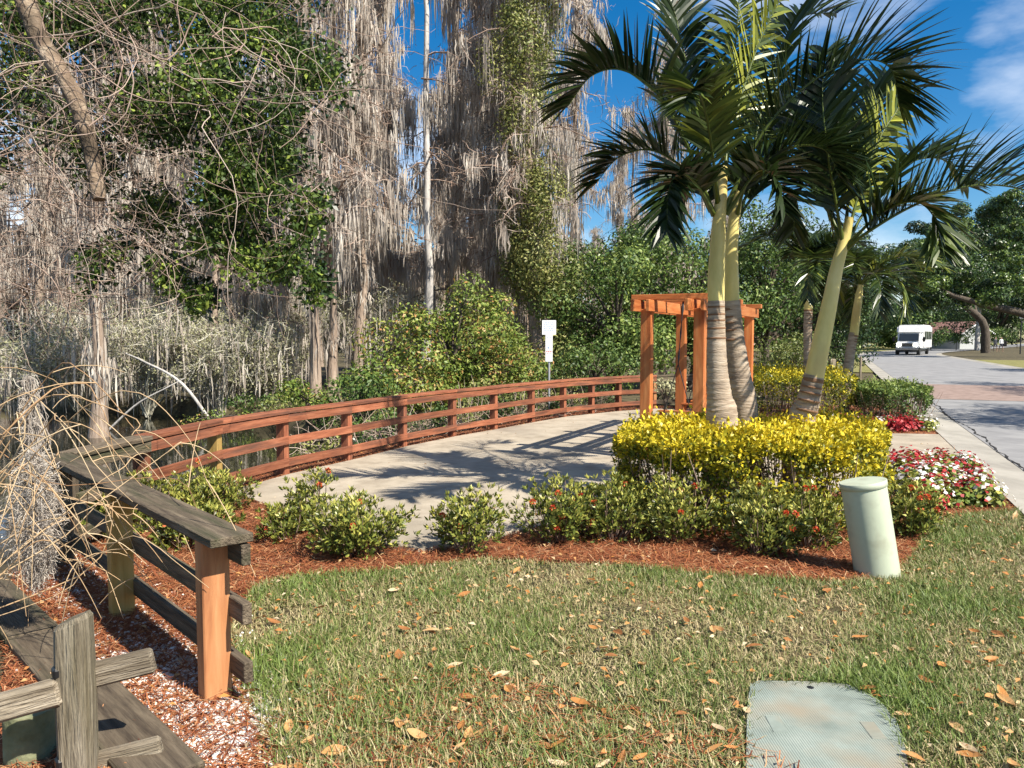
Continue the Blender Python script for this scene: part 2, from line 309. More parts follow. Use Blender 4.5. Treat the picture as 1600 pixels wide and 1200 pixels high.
def poly_sheet(name, pts, z, mat, thick=0.0):
    vs = [Vector((q[0], q[1], 0)) for q in pts]
    tris = geometry.tessellate_polygon([vs]); n = len(vs)
    # consistent upward faces
    V = [(q.x, q.y, z) for q in vs]; F = []
    for a, b_, c_ in tris:
        nn = (vs[b_] - vs[a]).cross(vs[c_] - vs[a])
        F.append((a, b_, c_) if nn.z > 0 else (a, c_, b_))
    if thick:
        V += [(q.x, q.y, z - thick) for q in vs]
        area = sum(vs[i].x * vs[(i + 1) % n].y - vs[(i + 1) % n].x * vs[i].y for i in range(n))
        for i in range(n):
            j = (i + 1) % n
            F.append((i, n + i, n + j, j) if area > 0 else (i, j, n + j, n + i))
    me = bpy.data.meshes.new(name); me.from_pydata(V, [], F); me.update()
    return link(name, me, mat)
def inside(poly, X, Y):
    poly = np.array([(q[0], q[1]) for q in poly]); r = np.zeros(len(X), bool); j = len(poly) - 1
    for i in range(len(poly)):
        xi, yi = poly[i]; xj, yj = poly[j]
        cnd = ((yi > Y) != (yj > Y)) & (X < (xj - xi) * (Y - yi) / (yj - yi + 1e-12) + xi); r ^= cnd; j = i
    return r
def edge_dist(poly, X, Y):
    poly = np.array([(q[0], q[1]) for q in poly]); d = np.full(len(X), 1e9)
    for i in range(len(poly)):
        a = poly[i]; bb = poly[(i + 1) % len(poly)]; ab = bb - a
        t_ = np.clip(((X - a[0]) * ab[0] + (Y - a[1]) * ab[1]) / (ab @ ab + 1e-12), 0, 1)
        d = np.minimum(d, np.hypot(X - a[0] - t_ * ab[0], Y - a[1] - t_ * ab[1]))
    return d
def sample_poly(poly, n):
    P = np.array([(q[0], q[1]) for q in poly]); lo = P.min(0); hi = P.max(0); out = np.zeros((0, 2))
    while len(out) < n:
        c_ = lo + rng.random((n * 2, 2)) * (hi - lo); out = np.concatenate([out, c_[inside(poly, c_[:, 0], c_[:, 1])]])
    return out[:n]

# ================================================================== SETTING
POND = [(-90, -30), (-4.6, -30), (-2.75, 2.4), (-4.1, 4.75), (-3.8, 6.5), (-3.62, 8.1), (-3.25, 9.35), (-2.7, 10.5), (-2.15, 12.0), (-1.75, 13.4), (-3.2, 16.2), (-5.3, 18.4), (-7, 20), (-10, 22), (-16, 24), (-26, 30), (-90, 44)]
def spaced(lo, a, b_, hi, step):
    mid = np.arange(a, b_, step); l = [a]; s = step
    while l[-1] > lo: s *= 1.35; l.append(l[-1] - s)
    r = [mid[-1]]; s = step
    while r[-1] < hi: s *= 1.35; r.append(r[-1] + s)
    return np.concatenate([np.array(l[1:])[::-1], mid, np.array(r[1:])])
xs = spaced(-900, -12, 10, 900, 0.25); ys = spaced(-300, 0, 26, 1500, 0.25)
X, Y = np.meshgrid(xs, ys); Xf = X.ravel(); Yf = Y.ravel()
ins = inside(POND, Xf, Yf); ed = edge_dist(POND, Xf, Yf)
Z = np.where(ins, -0.04 - np.clip(ed / 0.55, 0, 1) * 1.0, -0.04)
Z += np.where(ins, 0, 0) + 0.012 * np.sin(Xf * 3.1) * np.sin(Yf * 2.7) * (ed > 0.5) * ins
nx, ny = len(xs), len(ys)
idx = (np.arange(ny - 1)[:, None] * nx + np.arange(nx - 1)[None, :]).ravel()
F = np.stack([idx, idx + 1, idx + nx + 1, idx + nx], 1)
struct(link('ground', raw_mesh('ground', np.stack([Xf, Yf, Z], 1), F.ravel(), np.arange(len(F)) * 4, None, True), 'forest_floor'))
WATER = -0.5
struct(poly_sheet('pond_water', [(-95, -35), (-2.2, -35), (-2.2, 2.0), (-3.4, 4.7), (-3.2, 8), (-1.9, 11), (-1.3, 13.3), (-2.6, 16.4), (-4.7, 18.6), (-6.5, 20.8), (-15, 25.5), (-25, 31.5), (-95, 46)], WATER, 'water'))

# road: the kerb line runs away to the right, then bends
def kerb(s):
    """centre of the kerb line at distance s from the point nearest the camera"""
    x, y = 4.85, 7.3; a0 = math.atan2(0.39, 0.92)
    if s <= 72: return Vector((x + math.sin(a0) * s, y + math.cos(a0) * s, 0)), a0
    bx, by = x + math.sin(a0) * 72, y + math.cos(a0) * 72
    k = 1 / 95.0; arc = min(s - 72, 26); a1 = a0 + arc * k
    px_ = bx + (math.cos(a0) - math.cos(a1)) / k; py_ = by + (math.sin(a1) - math.sin(a0)) / k
    if s - 72 > 26: px_ += math.sin(a1) * (s - 98); py_ += math.cos(a1) * (s - 98)
    return Vector((px_, py_, 0)), a1
SV = [-30 + i * 2.0 for i in range(56)] + [82 + i * 4.0 for i in range(8)] + [130, 160, 220, 300]
SV = sorted(set(SV))
def strip(name, o0, o1, z0, z1, mat, svals=SV, wob=0.0):
    V = []; Fs = []
    for s in svals:
        c_, a = kerb(s); r = Vector((math.cos(a), -math.sin(a), 0))
        j = wob * (math.sin(s * 5.1) + 0.6 * math.sin(s * 11.7 + 1))
        V += [c_ + r * (o0 + j) + Vector((0, 0, z0)), c_ + r * o1 + Vector((0, 0, z1))]
    for i in range(len(svals) - 1): Fs.append((2 * i, 2 * i + 1, 2 * i + 3, 2 * i + 2))
    me = bpy.data.meshes.new(name); me.from_pydata([tuple(v) for v in V], [], Fs); me.update()
    o = link(name, me, mat)
    return o
ROADW = 7.2
struct(strip('road', 0.56, ROADW, -0.006, -0.006, 'asphalt'))
struct(strip('road_gutter', 0.0, 0.56, 0.028, -0.012, 'gutter'))
struct(strip('road_gutter', ROADW, ROADW + 0.5, -0.012, 0.028, 'gutter'))
fine = [-12 + i * 0.13 for i in range(290)]
V = []; Fs = []; wv = 0; rr = random.Random(3)
for i, s in enumerate(fine):
    c_, a = kerb(s); r = Vector((math.cos(a), -math.sin(a), 0)); wv = wv * 0.9 + rr.uniform(-0.03, 0.03); th = 0.004 + 0.02 * rr.random() ** 2 + (0.02 if rr.random() < 0.08 else 0)
    V += [tuple(c_ + r * (0.6 + wv - th) + Vector((0, 0, 0.001))), tuple(c_ + r * (0.6 + wv + th) + Vector((0, 0, 0.001)))]
    if i: k = 2 * i; Fs.append((k - 2, k - 1, k + 1, k))
me = bpy.data.meshes.new('road_crack'); me.from_pydata(V, [], Fs); struct(link('road_crack', me, 'crack'))
PV = [15.0 + i * 0.5 for i in range(16)]
struct(strip('paver_band', 0.57, ROADW - 0.01, 0.0, 0.0, 'paver', PV))
# verge left and right of the road, island of grass beyond
struct(strip('grass_verge', -2.6, 0.0, 0.0, 0.0, 'verge', [s for s in SV if s > 30]))
struct(strip('grass_verge', ROADW + 0.5, ROADW + 60, 0.02, 0.02, 'verge', [s for s in SV if 5 < s < 60]))
struct(strip('grass_verge', -60, -0.0, -0.012, -0.012, 'verge', [s for s in SV if s > 84]))

LAWN_EDGE = [G(*q) for q in [(432, 1215), (395, 1120), (372, 1060), (352, 985), (398, 918), (470, 902), (590, 897), (650, 888), (760, 873), (860, 880), (950, 882), (1050, 895), (1200, 907), (1330, 913), (1402, 897), (1440, 850), (1458, 820), (1500, 806), (1590, 798)]]
le = [(q.x, q.y) for q in LAWN_EDGE]
kx = lambda y: 4.85 + (y - 7.3) * 0.4239
LAWN = [(-1.1, 2.4), (-0.9, -8), (kx(-8), -8), (kx(5), 5), (kx(7.25), 7.25)] + le[::-1]
struct(poly_sheet('lawn', LAWN, 0.0, 'soil'))
MULCH = [(-1.45, 2.0), (-0.9, 2.4)] + le + [(kx(7.35) - 0.0, 7.35), (kx(10.2), 10.2), (kx(13.5), 13.5), (kx(18.5), 18.5), (5.0, 19), (2.6, 18.4), (1.7, 17.4), (0.2, 15.4), (-1.8, 12.0), (-3.25, 9.0), (-3.42, 6.6), (-3.5, 5.3)]
struct(poly_sheet('mulch_bed', MULCH, 0.004, 'mulch'))
struct(poly_sheet('lawn_base', [(-1.45, 2.0), (-1.2, -8), (-0.9, -8), (-0.9, 2.4)], -0.004, 'mulch'))
PATH = [(-3.0, 8.05), (-2.15, 7.15), (-1.5, 6.45), (-1.0, 5.95), (-0.72, 5.82), (-0.4, 5.95), (0.0, 6.35), (0.55, 6.75), (0.9, 7.4), (1.1, 8.0), (2.2, 8.15), (3.6, 8.15), (4.1, 8.6), (4.6, 9.6), (5.1, 9.8), (kx(9.9) - 0.02, 9.9), (kx(12.85) - 0.02, 12.85), (6.25, 13.0), (5.3, 14.3), (4.9, 15.4), (4.2, 17.2), (3.3, 17.55), (2.42, 17.0), (1.78, 16.4), (1.12, 15.75), (0.45, 14.75), (-0.25, 13.6), (-0.92, 12.6), (-1.56, 11.45), (-2.12, 10.15), (-2.66, 9.05)]
struct(poly_sheet('concrete_path', PATH, 0.034, 'concrete', 0.3))

# ================================================================== RAILINGS
def railing(name, posts, label, side, mats, end_over=0.0, post_mats=None, rail_mats=None, cap_h=0.79):
    """posts: plan points; side: +1 rails on the right of travel, -1 on the left"""
    root = empty(name, (posts[0][0], posts[0][1], 0), label, 'railing')
    n_ = len(posts); P = [Vector((a, b_, 0)) for a, b_ in posts]
    for i, q in enumerate(P):
        d = ((P[min(i + 1, n_ - 1)] - P[max(i - 1, 0)])).normalized()
        zb = -0.12
        board('post', q + Vector((0, 0, zb - 0.0)), q + Vector((0, 0, cap_h - 0.042)), 0.09, 0.125, (post_mats or {}).get(i, mats[0]), root, roll=d, bev=0.006)
    for i in range(n_ - 1):
        d = (P[i + 1] - P[i]).normalized(); nrm = Vector((d.y, -d.x, 0)) * side
        a = P[i].copy(); b_ = P[i + 1].copy()
        if i == 0: a -= d * end_over
        if i == n_ - 2: b_ += d * (end_over if n_ < 6 else 0.1)
        lift = Vector((0, 0, 0.0025 * (i % 2)))
        mt = (rail_mats or {}).get(i, mats[1]); mc = (rail_mats or {}).get(i, mats[2])
        board('cap_rail', a + Vector((0, 0, cap_h - 0.02)) + lift + nrm * 0.015, b_ + Vector((0, 0, cap_h - 0.02)) + lift + nrm * 0.015, 0.19, 0.04, mc, root)
        off = nrm * (0.075 + 0.002 * (i % 2))
        for zc in (cap_h - 0.095, 0.43, 0.165):
            board('rail', a + off + Vector((0, 0, zc)), b_ + off + Vector((0, 0, zc)), 0.042, 0.095, mt, root)
    return root
near_posts = [(-1.36, 3.43), (-2.33, 4.5), (-3.26, 5.5)]
railing('railing', near_posts, 'short weathered grey railing on new orange and yellow posts nearest the lawn', 1, ('yellow_wood', 'grey_wood', 'grey_wood'), 0.2, {0: 'new_wood', 2: 'grey_wood'})
long_posts = [(-3.36, 5.75), (-3.28, 6.75), (-3.12, 8.0), (-2.75, 9.15), (-2.22, 10.25), (-1.66, 11.55), (-1.0, 12.75), (-0.33, 13.75), (0.37, 14.9), (1.06, 15.9), (1.72, 16.6), (2.4, 17.25), (3.3, 17.85), (4.4, 18.3), (5.7, 18.5)]
railing('railing', long_posts, 'long curved red-brown timber railing along the pond side of the concrete path', 1, ('red_wood', 'red_wood', 'red_wood'), 0.0, {2: 'yellow_wood', 0: 'grey_wood', 12: 'new_wood'}, {0: 'grey_wood', 12: 'grey_wood', 13: 'grey_wood'})

# ------------------------------------------------------------------ split rail fence end post, bulkhead
a = G(125, 1205); root = empty('split_rail_fence', (a.x, a.y, 0), 'weathered grey split rail fence post with rail ends at the lower left corner', 'fence')
pd = Vector((0.96, 0.28, 0)).normalized()
pc = Vector((-1.62, 2.78, 0))
root.location = pc
bm = bmesh.new()
prof = [(-0.055, -0.04), (-0.03, -0.07), (0.045, -0.06), (0.06, 0.0), (0.05, 0.05), (-0.03, 0.065), (-0.06, 0.02)]
rings = []
for z_, sc_, tw in [(-0.25, 1.05, 0), (0.1, 1.0, 0.02), (0.35, 1.03, -0.02), (0.55, 0.98, 0.03), (0.6, 0.96, 0.02), (0.618, 0.8, 0.02)]:
    rings.append([bm.verts.new((pc.x + sc_ * (x * math.cos(tw) - y * math.sin(tw)), pc.y + sc_ * (x * math.sin(tw) + y * math.cos(tw)), z_ + (0.02 * x / 0.06 if z_ > 0.59 else 0))) for x, y in prof])
for r0, r1 in zip(rings, rings[1:]):
    for i in range(7): bm.faces.new((r0[i], r0[(i + 1) % 7], r1[(i + 1) % 7], r1[i]))
bm.faces.new(rings[-1])
me = bpy.data.meshes.new('post'); bm.to_mesh(me); bm.free()
# grain along z: material stretched for x-long boards, so this post uses its own stretch
M['post_wood'] = surf('post_wood', [(0.28, (0.1, 0.08, 0.055)), (0.45, (0.24, 0.2, 0.14)), (0.7, (0.42, 0.37, 0.28))], 2.4, rough=0.92, bump=0.9, stretch=(18, 18, 1.3), second=(0.5, (0.14, 0.12, 0.06), 0.48, 0.7))
link('post', me, 'post_wood', root)
for zc, dz, ex in ((0.37, 0.05, 0.26), (0.02, 0.05, 0.28)):
    board('rail', pc + Vector((-1.6, -0.42, zc - 0.34)), pc + Vector((-0.02, -0.06, zc)), 0.05, 0.1, 'pale_wood', root, bev=0.012)
    board('rail', pc + Vector((0.0, 0.05, zc + 0.0)), pc + pd * ex + Vector((0, 0.02, zc + dz)), 0.04, 0.095, 'pale_wood', root, bev=0.01)
for hx in (0.475, 0.135):
    board('slot', pc + Vector((-0.038, -0.052, hx - 0.06)), pc + Vector((-0.038, -0.052, hx - 0.02)), 0.05, 0.03, 'black', root, bev=0.008, roll=Vector((0.6, -0.75, 0)))
bul = empty('timber_bulkhead', (-1.5, 3.1, 0), 'dark weathered timber bulkhead plank with round greenish piles at the pond edge', 'bulkhead')
b0, b1 = Vector((-1.25, 2.72, 0)), Vector((-3.85, 5.35, 0)); bd = (b1 - b0).normalized(); bn = Vector((-bd.y, bd.x, 0))
for k in range(2):
    A_ = b0.lerp(b1, k * 0.52); B_ = b0.lerp(b1, 0.515 + k * 0.485)
    board('cap_plank', A_ + Vector((0, 0, 0.035)), B_ + Vector((0, 0, 0.035)), 0.26, 0.045, 'grey_wood', bul, bev=0.008)
    for zc in (-0.09, -0.31, -0.53): board('wall_plank', A_ + bn * 0.05 + Vector((0, 0, zc)), B_ + bn * 0.05 + Vector((0, 0, zc)), 0.05, 0.21, 'grey_wood', bul)
for px, py in ((2.93, -1.9), (4.1, -3.0), (5.0, -3.9)):
    q = Vector((py, px, 0)); tube_obj('pile', [q + Vector((0, 0, -0.9)), q + Vector((0.0, 0, -0.4)), q + Vector((0.005, 0, 0.2))], [0.1, 0.095, 0.09], 'green_pile', bul, 14)

# ------------------------------------------------------------------ swing arbour
A0 = Vector((1.79, 10.2, 0)); du = Vector((0.447, 0.894, 0)).normalized(); dv = Vector((0.894, -0.447, 0)).normalized()
LEN, WID, PH = 3.65, 0.7, 2.0
arb = empty('swing_arbor', A0, 'reddish cedar swing arbor with six posts and double top beams on the path', 'arbor')
for j in range(2):
    for i in range(3):
        q = A0 + dv * WID * j + du * LEN * 0.5 * i
        board('post', q + Vector((0, 0, 0.0)), q + Vector((0, 0, PH + 0.03)), 0.14, 0.14, 'cedar', arb, roll=du, bev=0.006)
    for s in (-1, 1):
        q = A0 + dv * (WID * j + s * 0.09)
        ex = 0.3 + (0.08 if s < 0 else 0)
        board('beam', q - du * ex + Vector((0, 0, PH + 0.07)), q + du * (LEN + ex) + Vector((0, 0, PH + 0.07)), 0.042, 0.15, 'cedar', arb)
for i in range(3):
    q = A0 + du * (LEN * 0.5 * i)
    board('cross_beam', q - dv * 0.2 + Vector((0, 0, PH + 0.184)), q + dv * (WID + 0.2) + Vector((0, 0, PH + 0.184)), 0.14, 0.07, 'cedar', arb)
for i in (0, 1):
    for t_ in (0.28, 0.72):
        q = A0 + du * (LEN * 0.5 * (i + t_))
        board('hanger', q - dv * 0.02 + Vector((0, 0, PH + 0.17)), q + dv * (WID + 0.02) + Vector((0, 0, PH + 0.17)), 0.06, 0.05, 'cedar', arb)
def swing(i, label):
    base = A0 + du * (LEN * 0.5 * (i + 0.5)) + dv * WID * 0.5
    r = empty('porch_swing', base + Vector((0, 0, 0.4)), label, 'swing', 'swings hung in the arbor')
    hl = 0.6
    for k in range(5):
        o_ = dv * (-0.22 + k * 0.1); board('seat_slat', base + o_ - du * hl + Vector((0, 0, 0.44)), base + o_ + du * hl + Vector((0, 0, 0.44)), 0.085, 0.025, 'cedar', r)
    for k in range(4):
        o_ = dv * (0.23 + k * 0.03); z_ = 0.52 + k * 0.11; board('back_slat', base + o_ - du * hl + Vector((0, 0, z_)), base + o_ + du * hl + Vector((0, 0, z_)), 0.022, 0.085, 'cedar', r)
    for s in (-1, 1):
        board('arm', base + du * s * (hl + 0.02) - dv * 0.26 + Vector((0, 0, 0.66)), base + du * s * (hl + 0.02) + dv * 0.3 + Vector((0, 0, 0.66)), 0.08, 0.028, 'cedar', r)
        board('arm_post', base + du * s * (hl + 0.02) - dv * 0.22 + Vector((0, 0, 0.4)), base + du * s * (hl + 0.02) - dv * 0.22 + Vector((0, 0, 0.645)), 0.06, 0.05, 'cedar', r)
        board('back_post', base + du * s * (hl - 0.12) + dv * 0.2 + Vector((0, 0, 0.4)), base + du * s * (hl - 0.12) + dv * 0.36 + Vector((0, 0, 0.92)), 0.04, 0.06, 'cedar', r)
        board('seat_rail', base + du * s * (hl - 0.08) - dv * 0.26 + Vector((0, 0, 0.405)), base + du * s * (hl - 0.08) + dv * 0.26 + Vector((0, 0, 0.405)), 0.04, 0.045, 'cedar', r)
        g = Geo(); top = base + du * s * 0.4 + Vector((0, 0, PH + 0.15))
        for e in (-0.24, 0.26):
            low = base + du * s * (hl + 0.07) + dv * e + Vector((0, 0, 0.42)); mid = base + du * s * (hl + 0.03) + Vector((0, 0, 1.3))
            pts = np.array([[list(low.lerp(mid, k / 8)) for k in range(9)]]); add_tubes(g, pts, np.full((1, 9), 0.007), 5)
        pts = np.array([[list(mid.lerp(top, k / 8)) for k in range(9)]]); add_tubes(g, pts, np.tile([0.007, 0.014, 0.007, 0.007, 0.014, 0.007, 0.007, 0.022, 0.012], (1, 1)), 5)
        link('chain', g.mesh('chain'), 'chain', r)
swing(0, 'cedar bench swing on chains in the near bay of the arbor')
swing(1, 'cedar bench swing on chains in the far bay, behind the palm trunks')

# ------------------------------------------------------------------ sign
sp = D(858, 560, 16.6); root = empty('park_sign', (sp.x, sp.y, 0), 'small white square sign above a tall white notice on a grey pole behind the railing', 'sign')
tube_obj('pole', [(sp.x, sp.y, -0.5), (sp.x, sp.y, 0.8), (sp.x, sp.y, 2.02)], [0.025] * 3, 'steel', root, 10)
def panel(name, z0, z1, w, mat):
    o_ = link(name, box_mesh(name, w, 0.012, z1 - z0, 0.002), mat); o_.location = (sp.x - 0.005, sp.y - 0.033, (z0 + z1) / 2); attach(o_, root); return o_
sq = panel('square_panel', 1.72, 2.03, 0.3, 'sign_white'); tl = panel('notice_panel', 1.14, 1.716, 0.155, 'sign_white')
def marks(parent, rows, mat, seed):
    r_ = random.Random(seed); bm = bmesh.new()
    for z_, x0, x1, h_ in rows:
        x = x0
        while x < x1:
            w_ = min(r_.uniform(0.015, 0.045), x1 - x)
            for q in [((sp.x + x, sp.y - 0.0405, z_), (sp.x + x + w_, sp.y - 0.0405, z_), (sp.x + x + w_, sp.y - 0.0405, z_ + h_), (sp.x + x, sp.y - 0.0405, z_ + h_))]:
                bm.faces.new([bm.verts.new(v) for v in q])
            x += w_ + 0.012
    me = bpy.data.meshes.new('lettering'); bm.to_mesh(me); bm.free(); link('lettering', me, mat, parent)
marks(sq, [(1.965 - k * 0.042, -0.12, 0.1, 0.018) for k in range(5)], 'ink_blue', 1)
marks(tl, [(1.66, -0.06, 0.05, 0.012), (1.62, -0.05, 0.04, 0.01), (1.42, -0.035, 0.015, 0.045)], 'ink_blue', 2)
marks(tl, [(1.345, -0.065, 0.06, 0.022), (1.315, -0.05, 0.05, 0.01)], 'ink_red', 3)

# ------------------------------------------------------------------ utility pedestal and cover
pb = G(1371, 897); root = empty('utility_pedestal', pb, 'pale green cylindrical utility pedestal leaning at the edge of the mulch', 'pedestal')
top_c = D(1348, 752, pb.y + 0.03); ax = (top_c - pb)
def P_(t_): return pb + ax * t_
rr_ = 0.149
tube_obj('body', [P_(-0.12), P_(0.0), P_(0.5), P_(0.945)], [rr_] * 4, 'pedestal', root, 40)
lid = tube_obj('cap', [P_(0.938), P_(0.94), P_(1.0), P_(1.004)], [rr_ + 0.003, rr_ + 0.007, rr_ + 0.007, rr_ + 0.003], 'pedestal', root, 40)
cc = G(1290, 1140); root = empty('utility_cover', (cc.x, cc.y, 0), 'pale blue-green ribbed utility cover set flush in the lawn', 'utility cover')
outl = [G(*q) for q in [(1172, 1076), (1185, 1071), (1262, 1072), (1322, 1076), (1368, 1097), (1398, 1128), (1412, 1165), (1420, 1215), (1425, 1260), (1165, 1260), (1166, 1200), (1167, 1120)]]
bm = bmesh.new(); vs = [bm.verts.new((q.x, q.y, 0.0)) for q in outl]; f = bm.faces.new(vs)
if f.normal.z < 0 or True: bm.normal_update()
if f.normal.z < 0: f.normal_flip()
ex = bmesh.ops.extrude_face_region(bm, geom=[f]); bmesh.ops.translate(bm, vec=(0, 0, 0.024), verts=[v for v in ex['geom'] if isinstance(v, bmesh.types.BMVert)])
for v in bm.verts: v.co.x -= cc.x; v.co.y -= cc.y
me = bpy.data.meshes.new('lid_plate'); bm.to_mesh(me); bm.free(); o_ = link('lid_plate', me, 'cover'); o_.location = (cc.x, cc.y, 0); attach(o_, root)
h_ = G(1266, 1082); tube_obj('lift_hole', [(h_.x, h_.y, 0.0245), (h_.x, h_.y, 0.0255)], [0.016, 0.016], 'black', root, 12)
for q0, q1 in (((1200, 1140), (1222, 1140)), ((1352, 1150), (1372, 1150))):
    a_ = G(*q0); b_ = G(*q1); board('label_plate', Vector(((a_.x + b_.x) / 2, a_.y - 0.07, 0.0242)), Vector(((a_.x + b_.x) / 2 + 0.01, a_.y + 0.07, 0.0242)), 0.06, 0.004, 'cover', root, bev=0.001)

# ================================================================== PALMS
def bez(pts, n):
    """smooth curve through 3-D points (Catmull-Rom)"""
    P = [Vector(q) for q in pts]; P = [P[0] * 2 - P[1]] + P + [P[-1] * 2 - P[-2]]; out = []
    m_ = len(P) - 3
    for i in range(n):
        u = i / (n - 1) * m_; k = min(int(u), m_ - 1); t_ = u - k; a_, b_, c_, d_ = P[k:k + 4]
        out.append(0.5 * ((2 * b_) + (c_ - a_) * t_ + (2 * a_ - 5 * b_ + 4 * c_ - d_) * t_ ** 2 + (3 * b_ - 3 * c_ + d_ - a_) * t_ ** 3))
    return np.array([list(v) for v in out])
def frond(root, pts, leaf_len=0.6, tone=0.4, v_up=0.55, bare=0.18, width=0.038, nl=62, droop=0.2, upv=None):
    leaf_len *= 1.04; nl = int(nl * 1.2)
    C = bez(pts, 40); T = norm(np.gradient(C, axis=0))
    g = Geo(); rad = np.linspace(0.016, 0.003, 40); rad[:5] += np.linspace(0.014, 0, 5)
    add_tubes(g, C[None], rad[None], 6, 0.75)
    s = np.linspace(bare, 0.995, nl); fi = s * 39; i0 = np.clip(fi.astype(int), 0, 38); fr = (fi - i0)[:, None]
    B = C[i0] * (1 - fr) + C[i0 + 1] * fr; t_ = norm(T[i0])
    up = np.array([0, 0, 1.0]) if upv is None else np.array(upv, float)
    S = norm(np.cross(t_, np.broadcast_to(up, t_.shape)) + 1e-4); S = np.where((S * S[:1]).sum(1, keepdims=True) < 0, -S, S)
    U = norm(np.cross(S, t_)); 
    prof = np.minimum(1, np.sin(np.clip(0.25 + (s - bare) / (1 - bare) * 0.72, 0, 1) * math.pi) ** 0.8 * 1.05)
    for sg in (-1, 1):
        n_ = len(s); ln = leaf_len * (0.35 + 0.65 * prof) * rng.uniform(0.88, 1.1, n_)
        fwd = 0.45 + 0.55 * s
        d0 = norm(sg * S * (0.75 + rng.normal(0, 0.1, (n_, 1))) + U * (v_up + rng.normal(0, 0.14, (n_, 1))) + t_ * fwd[:, None] + rng.normal(0, 0.05, (n_, 3)))
        K = 6; u = np.linspace(0, 1, K)
        gr = np.zeros((n_, K, 3)); gr[..., 2] = -droop * (u ** 2)[None] * (ln * rng.uniform(0.5, 1.5, n_))[:, None]
        Pp = B[:, None] + d0[:, None] * (u[None, :, None] * ln[:, None, None]) + gr
        W = width * rng.uniform(0.8, 1.15, n_)[:, None] * np.array([0.45, 0.95, 1.0, 0.8, 0.45, 0.04])[None]
        nn = norm(np.cross(d0, sg * S) + rng.normal(0, 0.25, (n_, 3))); side = norm(np.cross(d0, nn))
        add_ribbons(g, Pp, W, side, np.clip(tone + rng.normal(0, 0.13, n_), 0, 1))
    o_ = link('frond', g.mesh('frond'), 'palm_leaf', root); return o_
def palm(name, label, trunk_px, y0, y1, radii, shaft_px, shaft_r, fronds, group='palms on the bed'):
    base = D(trunk_px[0][0], trunk_px[0][1], y0)
    root = empty(name, (base.x, base.y, 0), label, 'palm tree', group)
    n_ = len(trunk_px); tp = [D(px, py, y0 + (y1 - y0) * i / (n_ - 1)) for i, (px, py) in enumerate(trunk_px)]
    tp[0].z = -0.05
    C = bez(tp, 90); u = np.linspace(0, 1, 90); r = np.interp(u, np.linspace(0, 1, len(radii)), radii)
    zz = np.cumsum(np.r_[0, np.linalg.norm(np.diff(C, axis=0), axis=1)])
    r = r * (1 + 0.035 * (((zz / 0.05) % 1.0) < 0.35))
    tube_obj('trunk', C, r, 'palm_trunk', root, 20)
    sp_ = [D(px, py, y1) for px, py in shaft_px]; C2 = bez(sp_, 24)
    tube_obj('crownshaft', C2, np.interp(np.linspace(0, 1, 24), np.linspace(0, 1, len(shaft_r)), shaft_r), 'crownshaft', root, 20)
    k0 = C2[0]; t0 = (C2[1] - C2[0]) / np.linalg.norm(C2[1] - C2[0])
    tube_obj('leaf_scar', [k0 - t0 * 0.03, k0 - t0 * 0.012, k0 + t0 * 0.006], [shaft_r[0] * 1.0, shaft_r[0] * 1.07, shaft_r[0] * 1.03], 'scar', root, 20)
    for e_ in (0.075, 0.13, 0.2, 0.29): tube_obj('leaf_scar', [k0 - t0 * (e_ + 0.012), k0 - t0 * e_, k0 - t0 * (e_ - 0.006)], [radii[-1] * 1.0 + e_ * 0.03, radii[-1] * 1.06 + e_ * 0.04, radii[-1] * 1.02 + e_ * 0.03], 'scar', root, 20)
    for fd in fronds:
        pts = [D(px, py, y1 + dd) for px, py, dd in fd['p']]
        kw = {k: v for k, v in fd.items() if k != 'p'}; frond(root, pts, **kw)
    return root
def fan(cx, cy, n_, length, seed, y1, e_lo=20, e_hi=75, a0=0):
    """frond curves all round a crown at pixel (cx, cy): real 3-D arcs"""
    r_ = random.Random(seed); c_ = D(cx, cy, y1); out = []
    for i in range(n_):
        az = a0 + i * 2.399 + r_.uniform(-0.25, 0.25); e = R(r_.uniform(e_lo, e_hi)); L_ = length * r_.uniform(0.8, 1.1)
        h = Vector((math.cos(az), math.sin(az), 0)); pts = []; q = c_.copy(); ang = e
        for k in range(5):
            pts.append(q.copy()); q = q + (h * math.cos(ang) + Vector((0, 0, math.sin(ang)))) * L_ / 4; ang -= R(r_.uniform(24, 34)) * (1.35 if e < R(35) else 1.0)
        out.append(pts)
    return out
